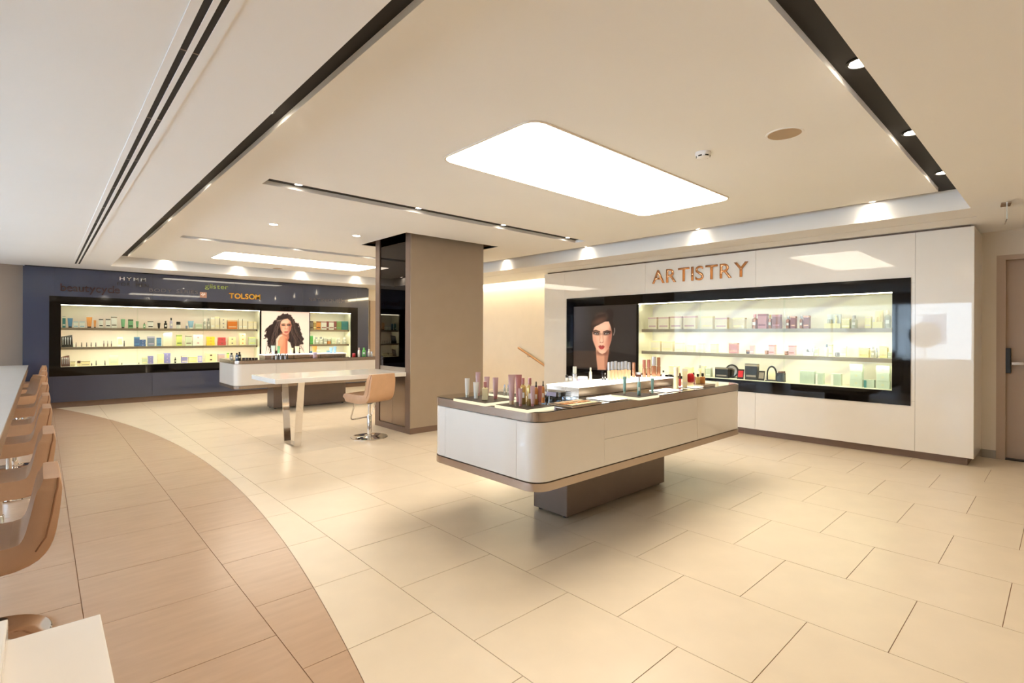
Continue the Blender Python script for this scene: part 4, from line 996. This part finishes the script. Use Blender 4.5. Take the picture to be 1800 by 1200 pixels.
def A_(rows, x0, y0, s): 
    out = []
    for r in rows:
        q = r.split(';'); q[3] = str(x0 + float(q[3]) / s); q[4] = str(x0 + float(q[4]) / s); q[5] = str(y0 + float(q[5]) / s); out.append(';'.join(q))
    return out
ZA = (100, 530, 9.474); ZB = (280, 530, 9.474); ZC = (450, 530, 10)
b1, b2, b3 = 1.363, 1.029, .697
shelfload(A_(['c;teal;white;90;145;250', 't;blue;black;175;265;275', 'c;white;sky blue;275;355;330', 'c;white;sky blue;378;465;330', 't;orange;brown;490;590;258', 't;orange;brown;610;655;310', 'c;white;black;700;770;285', 'c;white;black;815;890;285', 'c;white;taupe;905;1000;245', 't;green;black;1065;1140;290', 'c;green;black;1190;1270;295', 't;green;brown;1315;1365;325', 'd;green;black;1438;1478;350', 'c;white;black;1515;1605;325', 't;black;black;1675;1725;355'], *ZA)
          + A_(['b;black;black;80;135;320', 'b;lilac;black;175;225;270', 'j;white;black;288;358;335', 'v;grey blue;white;440;475;365', 't;sky blue;white;480;580;320', 'c;pale green;white;600;715;365', 'b;clear;white;735;785;285', 'b;clear;grey;795;850;280', 'c;ivory;white;858;925;262', 'c;ivory;cream;930;1000;250', 's;ivory;silver;1010;1125;275', 'c;burnt orange;beige;1138;1298;310', 'c;ivory;white;1325;1380;290', 'c;ivory;white;1390;1460;290', 'c;ivory;cream;1482;1560;330', 'c;ivory;cream;1570;1618;332'], *ZB),
          place_blue(b1), "the blue showcase's top shelf", 'products on the top shelf of the blue showcase')
shelfload(A_(['g;black;silver;72;270;555', 'b;white;ivory;272;298;675', 'p;black;black;314;328;678', 'p;black;black;405;421;678', 'p;black;black;489;505;678', 'p;black;black;564;580;678', 'p;black;black;642;658;678', 'p;brown;silver;774;792;650', 'p;brown;silver;838;854;650', 'p;brown;silver;900;917;655', 'k;white;cream;1010;1100;592', 'v;black;black;1112;1130;650', 'c;navy;blue;1290;1380;590', 's;navy;lilac;1385;1480;632', 'c;grey blue;lilac;1512;1628;580', 'c;blue;navy;1667;1740;600'], *ZA)
          + A_(['w;ivory;white;68;210;512', 'c;lime;olive;290;378;552', 'c;pale green;taupe;440;542;562', 's;white;pink;560;735;552', 's;yellow;orange;792;925;585', 's;red;maroon;982;1110;596', 's;cream;taupe;1152;1280;592', 's;cream;orange;1342;1440;532', 'c;pale green;lime;1492;1608;592'], *ZB),
          place_blue(b2), "the blue showcase's middle shelf", 'products on the middle shelf of the blue showcase')
shelfload(A_(['g;brown;silver;72;220;895', 'c;cream;taupe;224;310;995', 'j;cream;brown;340;398;985', 'c;cream;taupe;402;555;988', 'p;black;black;572;590;1020', 'p;black;black;648;664;978', 'p;black;black;795;812;978', 'k;cream;pale green;872;1024;893', 'p;black;black;1076;1092;1015', 'p;black;black;1360;1374;1010', 'c;pale green;cream;1422;1510;930', 's;purple;lilac;1522;1608;905', 'c;cream;pale yellow;1682;1785;872'], *ZA)
          + A_(['s;purple;lilac;82;188;857', 'd;black;black;256;286;922', 'c;purple;cream;372;470;905', 'c;cream;lime;492;630;922', 'k;purple;lilac;646;718;902', 's;cream;brown;772;955;857', 'c;pink;lilac;985;1090;870', 'c;lime;leaf green;1130;1165;850'], *ZB),
          place_blue(b3), "the blue showcase's bottom shelf", 'products on the bottom shelf of the blue showcase')
shelfload(A_(['c;taupe;brown;948;1004;342', 'c;gold;cream;1008;1058;345', 'c;orange;brown;1062;1138;345', 'c;white;maroon;1146;1240;345', 'c;maroon;;1245;1278;345', 'c;white;maroon;1282;1368;345', 'c;maroon;;1373;1415;345', 'c;olive;green;1420;1500;345', 'c;sea teal;teal;1506;1616;345'], *ZC), place_blue(b1), "the shelf above right of the wavy-haired portrait", 'products on the upper shelf right of the pale portrait')
shelfload(A_(['c;leaf green;green;948;1004;600', 't;white;white;1010;1030;600', 'b;clear;silver;1042;1110;625', 'b;clear;silver;1118;1190;622', 'c;clear;white;1196;1248;630', 'j;amber;clear;1256;1328;655', 'c;pale green;white;1334;1400;630', 'b;clear;white;1425;1500;632', 'b;clear;white;1525;1605;630'], *ZC), place_blue(b2), "the lower shelf right of the wavy-haired portrait", 'products on the lower shelf right of the pale portrait')
shelfload(A_(['c;navy;blue;942;990;870', 'c;pale green;white;1075;1130;850', 'c;blue;sky blue;1260;1330;860', 'c;sky blue;white;1370;1410;868'], *ZC), place_blue(b3), "the case floor right of the wavy-haired portrait", 'products on the case floor right of the pale portrait')

# ------------------------------------------------------------------ near island: trays, risers, light panels, products
def tray(N, L, R, z, label, dark=True, x1=None, y1=None):
    a = onz(*N, z + .018); b = onz(*L, z + .018); c = onz(*R, z + .018)
    X0, Y0, Y1, X1 = a[0], a[1], b[1], c[0]
    t = tag(empty('display_tray', (X0, Y0, z)), label, 'tray', 'display trays on the near island')
    w, d = X1 - X0, Y1 - Y0
    box('glowing_edge', 0, w, 0, d, 0.001, .018, E_EDGE if dark else M_STEEL, t, .001)
    box('tray_surface', .004, w - .004, .004, d - .004, .0181, .0205, mat('dark_tray_top', (46, 38, 32), .5, noise=.1, spec=.25) if dark else M_STEEL, t)
    return X0, X1, Y0, Y1, z + .021
tr1 = tray((852.4, 709), (801.8, 699.5), (905, 702), ZI, 'black tray with glowing edge at the far left corner of the near island')
tr2 = tray((927, 720.4), (870.7, 711), (972, 713.5), ZI, 'black tray with glowing edge at the near left corner of the near island')
tr3 = tray((905, 697.5), (858, 690.5), (930, 695), ZI, 'black tray with glowing edge behind the pink tubes at the back')
tr4 = tray((1124, 699), (1083, 692.4), (1159.6, 694.0), ZI, 'black tray with glowing edge holding three teal tubes')
tr5 = tray((1236.7, 677.5), (1213, 674), (1253, 674.3), ZI, 'steel tray holding the square perfume bottles at the right end', False)
def lightpad(N, L, R, label):
    a, b, c = onz(*N, ZI), onz(*L, ZI), onz(*R, ZI)
    t = tag(empty('light_pad', (a[0], a[1], ZI)), label, 'light pad', 'glowing pads set on the near island')
    box('pad_frame', -.004, c[0] - a[0] + .004, -.004, b[1] - a[1] + .004, .0005, .004, M_STEEL, t); box('pad_diffuser', 0, c[0] - a[0], 0, b[1] - a[1], .0042, .006, E_BOX, t)
lightpad((1071.6, 705.8), (1036, 700), (1108, 699), 'glowing white pad beside the makeup palette on the near island')
lightpad((1171, 690.2), (1143, 687), (1199, 686.0), 'glowing white pad right of the teal tubes on the near island')
lightpad((1224, 682.8), (1186, 679.5), (1240, 680.2), 'glowing white pad under the pale stand at the right end')
# lit riser
rx0, ry0 = onz(1017.3, 697.8, ZI)[:2]; rz_ = ZI + .068
rx1 = onz(1181.8, 662.7, rz_)[0]; ry1 = onz(957.8, 675, rz_)[1]
ri = tag(empty('lit_riser', (rx0, ry0, ZI)), 'long steel riser with glowing white top in the middle of the near island', 'riser')
w, d = rx1 - rx0, ry1 - ry0
box('riser_body', 0, w, 0, d, .001, .062, M_STEEL, ri, .002); box('glowing_top', -.002, w + .002, -.002, d + .002, .0625, .068, E_BOX, ri)
ZR = rz_ + .0005
ac = tag(empty('acrylic_block', (onz(1000, 706.5, ZI)[0], onz(1000, 706.5, ZI)[1], ZI)), 'stepped clear acrylic block beside the lit riser', 'display block')
box('lower_step', -.07, .07, 0, .24, .001, .03, M_ACR, ac, .003); box('upper_step', -.055, .055, .03, .24, .031, .062, M_ACR, ac, .003)
box('printed_card', -.0565, -.0555, .06, .22, .034, .06, pm('lilac'), ac)
o = prism('oval_emblem', [(.0, 0)] * 0 + [(.03 * math.cos(2 * pi * k / 20), .012 * math.sin(2 * pi * k / 20)) for k in range(20)], 0, .001, pm('white'), ac); o.rotation_euler = (pi / 2, 0, -pi / 2); o.location = (-.058, .17, .049)
# makeup palette
a, b, c = onz(1005.8, 714, ZI + .012), onz(963.6, 708, ZI + .012), onz(1055.6, 706.2, ZI + .012)
pt = tag(empty('makeup_palette', (a[0], a[1], ZI)), 'flat makeup palette with tan and white pans at the near edge', 'palette')
w, d = c[0] - a[0], b[1] - a[1]
box('palette_base', 0, w, 0, d, .001, .012, M_STEEL, pt, .002); box('palette_well', .005, w - .005, .005, d - .005, .0121, .0135, M_BLKPL, pt)
for i in range(5):
    for j in range(3):
        pw, pd = (w - .03) / 5, (d - .03) / 3
        box('makeup_pan', .012 + i * pw, .012 + i * pw + pw * .8, .012 + j * pd, .012 + j * pd + pd * .72, .0136, .0155, pm('cream') if j == 0 else pm('amber') if j == 1 else pm('beige'), pt)
def put(kind, col, acc, x0, x1, bottom, top, z, label, group, rz=None):
    q = onz((x0 + x1) / 2, bottom, z); dist = (q - O) @ FW
    w = (x1 - x0) * dist / F; h = (bottom - top) * dist / F
    ang = -math.atan2(q[0], q[1]) if rz is None else rz
    return product(kind, col, w, h, (q[0], q[1], z), ang, label, group, acc)
def put2(kind, col, acc, x0, x1, bottom, top, z, label, group, y):
    q = ony((x0 + x1) / 2, bottom, y); dist = (q - O) @ FW
    return product(kind, col, (x1 - x0) * dist / F, (bottom - top) * dist / F, (q[0], y, z), -math.atan2(q[0], y), label, group, acc)
gi = 'cosmetics on the near island'
zt = tr1[4]
for r in [('t', 'white', 'clear', 817, 825.5, 698.5, 664.7, 'slim white tube at the far left of the near island'), ('t', 'white', 'white', 831.5, 842, 700.5, 671.5, 'wider white tube in front of the tall pink tube'), ('t', 'pink', 'rose', 836, 844.5, 696, 654, 'tallest pink tube behind the wider white tube'),
          ('f', 'cream', 'rose', 847.5, 858, 703.5, 671, 'short cream and rose bottle between the pink tubes'), ('t', 'pink', 'rose', 851, 860.5, 697, 662, 'pink tube behind the short cream and rose bottle'), ('t', 'pink', 'rose', 866, 876, 701, 663.5, 'pink tube standing alone right of the cream and rose bottle')]:
    put(*r[:7], zt, r[7], gi)
zt = tr2[4]
for r in [('t', 'pink', 'beige', 893, 905.5, 711, 658.6, 'large pink tube with pale cap on the near left tray'), ('t', 'rose', 'rose', 905.5, 917, 706.6, 658.6, 'rose tube just behind the large pink tube'), ('t', 'pink', 'rose', 911, 918.5, 713.8, 682.6, 'short pink tube in front of the rose gold bottle'), ('b', 'gold', 'rose', 914, 924.5, 710.5, 664.4, 'rose capped gold bottle behind the short pink tube'),
          ('b', 'gold', 'rose', 925.5, 936.5, 713, 664.4, 'rose capped gold bottle second from left on the near tray'), ('t', 'pink', 'rose', 932, 940.5, 714.3, 678, 'small pink tube in front of the second gold bottle'), ('d', 'amber', 'black', 938.5, 946, 711, 670.6, 'black capped amber vial beside the small pink tube'), ('t', 'rose', 'pink', 945, 953, 711, 678, 'rose tube at the right end of the near left tray'), ('d', 'amber', 'black', 951.5, 957.5, 708, 669.5, 'black capped amber vial nearest the acrylic block')]:
    put(*r[:7], zt, r[7], gi)
for x in (884.5, 891):
    put('b', 'clear', 'silver', x, x + 5, 695.5, 676, tr3[4], 'small clear bottle on the back tray behind the pink tubes, ' + ('left of two' if x < 890 else 'right of two'), gi)
zt = ZR
for r in [('j', 'white', 'black', 994, 998.5, 669.5, 659, 'tiny black lidded jar at the back of the lit riser'), ('j', 'white', 'silver', 998.5, 1005.5, 669.5, 661, 'small white jar behind the clear pump bottle'), ('q', 'silver', 'clear', 1006.3, 1013.8, 672, 644, 'clear and silver pump bottle on the lit riser'), ('j', 'lilac', 'white', 1015, 1033, 671.5, 662, 'wide white jar on the lit riser'), ('b', 'ivory', 'ivory', 1035.5, 1040.5, 669.5, 646, 'slim ivory bottle on the lit riser'),
          ('b', 'black', 'black', 1058, 1061, 667.5, 656, 'thin black vial left of the foundation bottles'), ('b', 'black', 'silver', 1062, 1065.5, 667.5, 655.5, 'thin silver capped black vial left of the foundation bottles')]:
    put(*r[:7], zt, r[7], gi)
for k in range(7):
    x = 1067.5 + k * 5.9 ; yb3 = 668.3 - k * .45
    put('q', 'beige', 'silver', x, x + 5.6, yb3, 636.5 - (k % 3), zt, f'silver capped beige foundation bottle in the tight cluster, {ordinal(k)} from left', 'foundation bottles on the lit riser')
for r in [('q', 'copper', 'copper', 1111, 1116.8, 663, 637, 'copper bottle right of the foundation cluster'), ('j', 'brown', 'silver', 1117.5, 1127.5, 662.8, 654.5, 'low dark jar between the copper bottles'), ('q', 'copper', 'rose brown', 1129, 1135.6, 663, 632.4, 'left of the two copper bottles with darker caps'), ('q', 'copper', 'rose brown', 1137, 1143.6, 663, 632, 'right of the two copper bottles with darker caps'), ('q', 'copper', 'silver', 1145, 1153.5, 662, 626.7, 'tall copper bottle with a silver cap'), ('q', 'copper', 'copper', 1154.5, 1161, 661.5, 628, 'tall plain copper bottle at the right of the row'),
          ('f', 'ivory', 'black', 1163, 1169, 661.5, 651, 'small ivory bottle with square black cap on the riser'), ('j', 'black', 'black', 1174.5, 1181.5, 662.3, 658.5, 'flat black jar at the right end of the lit riser')]:
    put(*r[:7], zt, r[7], gi)
zt = tr4[4]
for r in [('t', 'soft teal', 'mint', 1094.7, 1101, 691.8, 661.8, 'left of the three teal tubes'), ('b', 'soft teal', 'silver', 1120.2, 1126.2, 694.6, 662.5, 'middle teal tube with silver ring'), ('t', 'soft teal', 'soft teal', 1144, 1149.5, 691.3, 665, 'right and thinnest of the three teal tubes')]:
    put(*r[:7], zt, r[7], gi)
for r in [('q', 'cream', 'ivory', 1184, 1192.3, 683.3, 645, 'pale cream pump bottle right of the lit riser'), ('v', 'red', 'brown', 1193, 1197.3, 679, 655, 'thin reddish brown vial beside the pale cream bottle'), ('c', 'cream', 'ivory', 1199.5, 1208, 681, 647.6, 'tall pale carton behind the bright red pouch'), ('h', 'bright red', 'cream', 1208.3, 1219.5, 680.5, 656.2, 'bright red rounded pouch on the near island')]:
    put(*r[:7], ZI + .0065, r[7], gi)
zt = tr5[4]
for r in [('f', 'rose', 'black', 1216.5, 1222, 673.2, 655, 'square rose perfume bottle behind the other two'), ('f', 'gold', 'black', 1222.7, 1230.5, 674.4, 657, 'square gold perfume bottle in the middle of the steel tray'), ('f', 'amber', 'black', 1231, 1239.2, 674, 656, 'square amber perfume bottle at the right of the steel tray')]:
    put(*r[:7], zt, r[7], gi)

# ------------------------------------------------------------------ far island
qa = np.array([ony(466, 600, I2Y + .30)[0], I2Y + .30]); qb = ony(608, 600, I2Y + .30)
ri = tag(empty('lit_riser', (qa[0], qa[1], ZI)), 'long riser with glowing top on the far island', 'riser')
w2 = qb[0] - qa[0]
for (a, b) in ((0, w2 * .33), (w2 * .34, w2 * .66), (w2 * .67, w2)): box('riser_body', a, b, 0, .30, .001, .06, M_STEEL, ri, .002)
box('glowing_top', -.01, w2 + .01, -.01, .31, .0605, .066, E_BOX, ri)
go = 'cosmetics on the far island'
ygi = I2Y + .2
for r in [('b', 'grey', 'black', 404, 410, 630.5, 617.5, 'grey bottle with black cap at the left of the far island'), ('b', 'navy', 'black', 414, 418.5, 630.5, 618, 'dark bottle beside the grey bottle on the far island'), ('b', 'black', 'black', 418.5, 423.5, 630.5, 616.5, 'black bottle right of the navy bottle on the far island')]:
    put2(*r[:7], ZI, r[7], go, ygi)
for k in range(5): put2('j', 'dark brown', 'black', 426 + k * 5.6, 430.6 + k * 5.6, 630 - k * .2, 626.4, ZI, f'tiny dark makeup pot on the far island, {ordinal(k)} from left', 'tiny pots on the far island', ygi)
zf = ZI + .0665
for r in [('t', 'mint', 'mint', 476.7, 483.5, 621.5, 606, 'left mint green tube on the far riser'), ('t', 'green', 'mint', 487.5, 492.5, 621.3, 606.5, 'right mint green tube on the far riser'), ('t', 'cream', 'white', 509, 515.5, 620.2, 609.5, 'shorter cream tube on the far riser'), ('t', 'cream', 'white', 518.5, 526, 620, 606.7, 'taller cream tube on the far riser'), ('t', 'orange', 'white', 549, 557, 618.4, 605.5, 'orange yellow tube on the far riser'), ('t', 'sky blue', 'blue', 579, 585, 616.8, 607, 'left sky blue tube on the far riser'), ('t', 'sky blue', 'blue', 586, 591.5, 616.5, 605, 'right sky blue tube on the far riser')]:
    put2(*r[:7], zf, r[7], go, qa[1] + .12)
for k in range(6): put2('p', 'black' if k % 2 else 'silver', 'black', 484 + k * 4, 486.4 + k * 4, 631, 622 + (k % 2), ZI, f'small makeup brush standing before the far riser, {ordinal(k)} from left', 'brushes before the far riser', ygi)
for r in [('j', 'pink', 'lilac', 550, 557.5, 629, 619.5, 'pink and lilac jar in front of the orange yellow tube'), ('j', 'bright red', 'red', 619.5, 624.5, 625.5, 619.5, 'small red jar at the right of the far island'), ('b', 'white', 'pink', 629, 633, 625.5, 610, 'white bottle with pink cap at the right of the far island'), ('b', 'leaf green', 'leaf green', 636.5, 643, 625.2, 610, 'leaf green bottle at the right end of the far island'), ('b', 'white', 'white', 646.5, 650.5, 625, 613, 'left of the two small white bottles at the far island end'), ('j', 'white', 'silver', 651, 655.5, 625, 617, 'small white jar at the very end of the far island')]:
    put2(*r[:7], ZI, r[7], go, ygi)
S.cycles.max_bounces = 8; S.cycles.diffuse_bounces = 4; S.cycles.glossy_bounces = 4; S.cycles.transmission_bounces = 6; S.cycles.transparent_max_bounces = 12
S.cycles.caustics_reflective = False; S.cycles.caustics_refractive = False; S.cycles.sample_clamp_indirect = 6
S.cycles.adaptive_threshold = 0.015
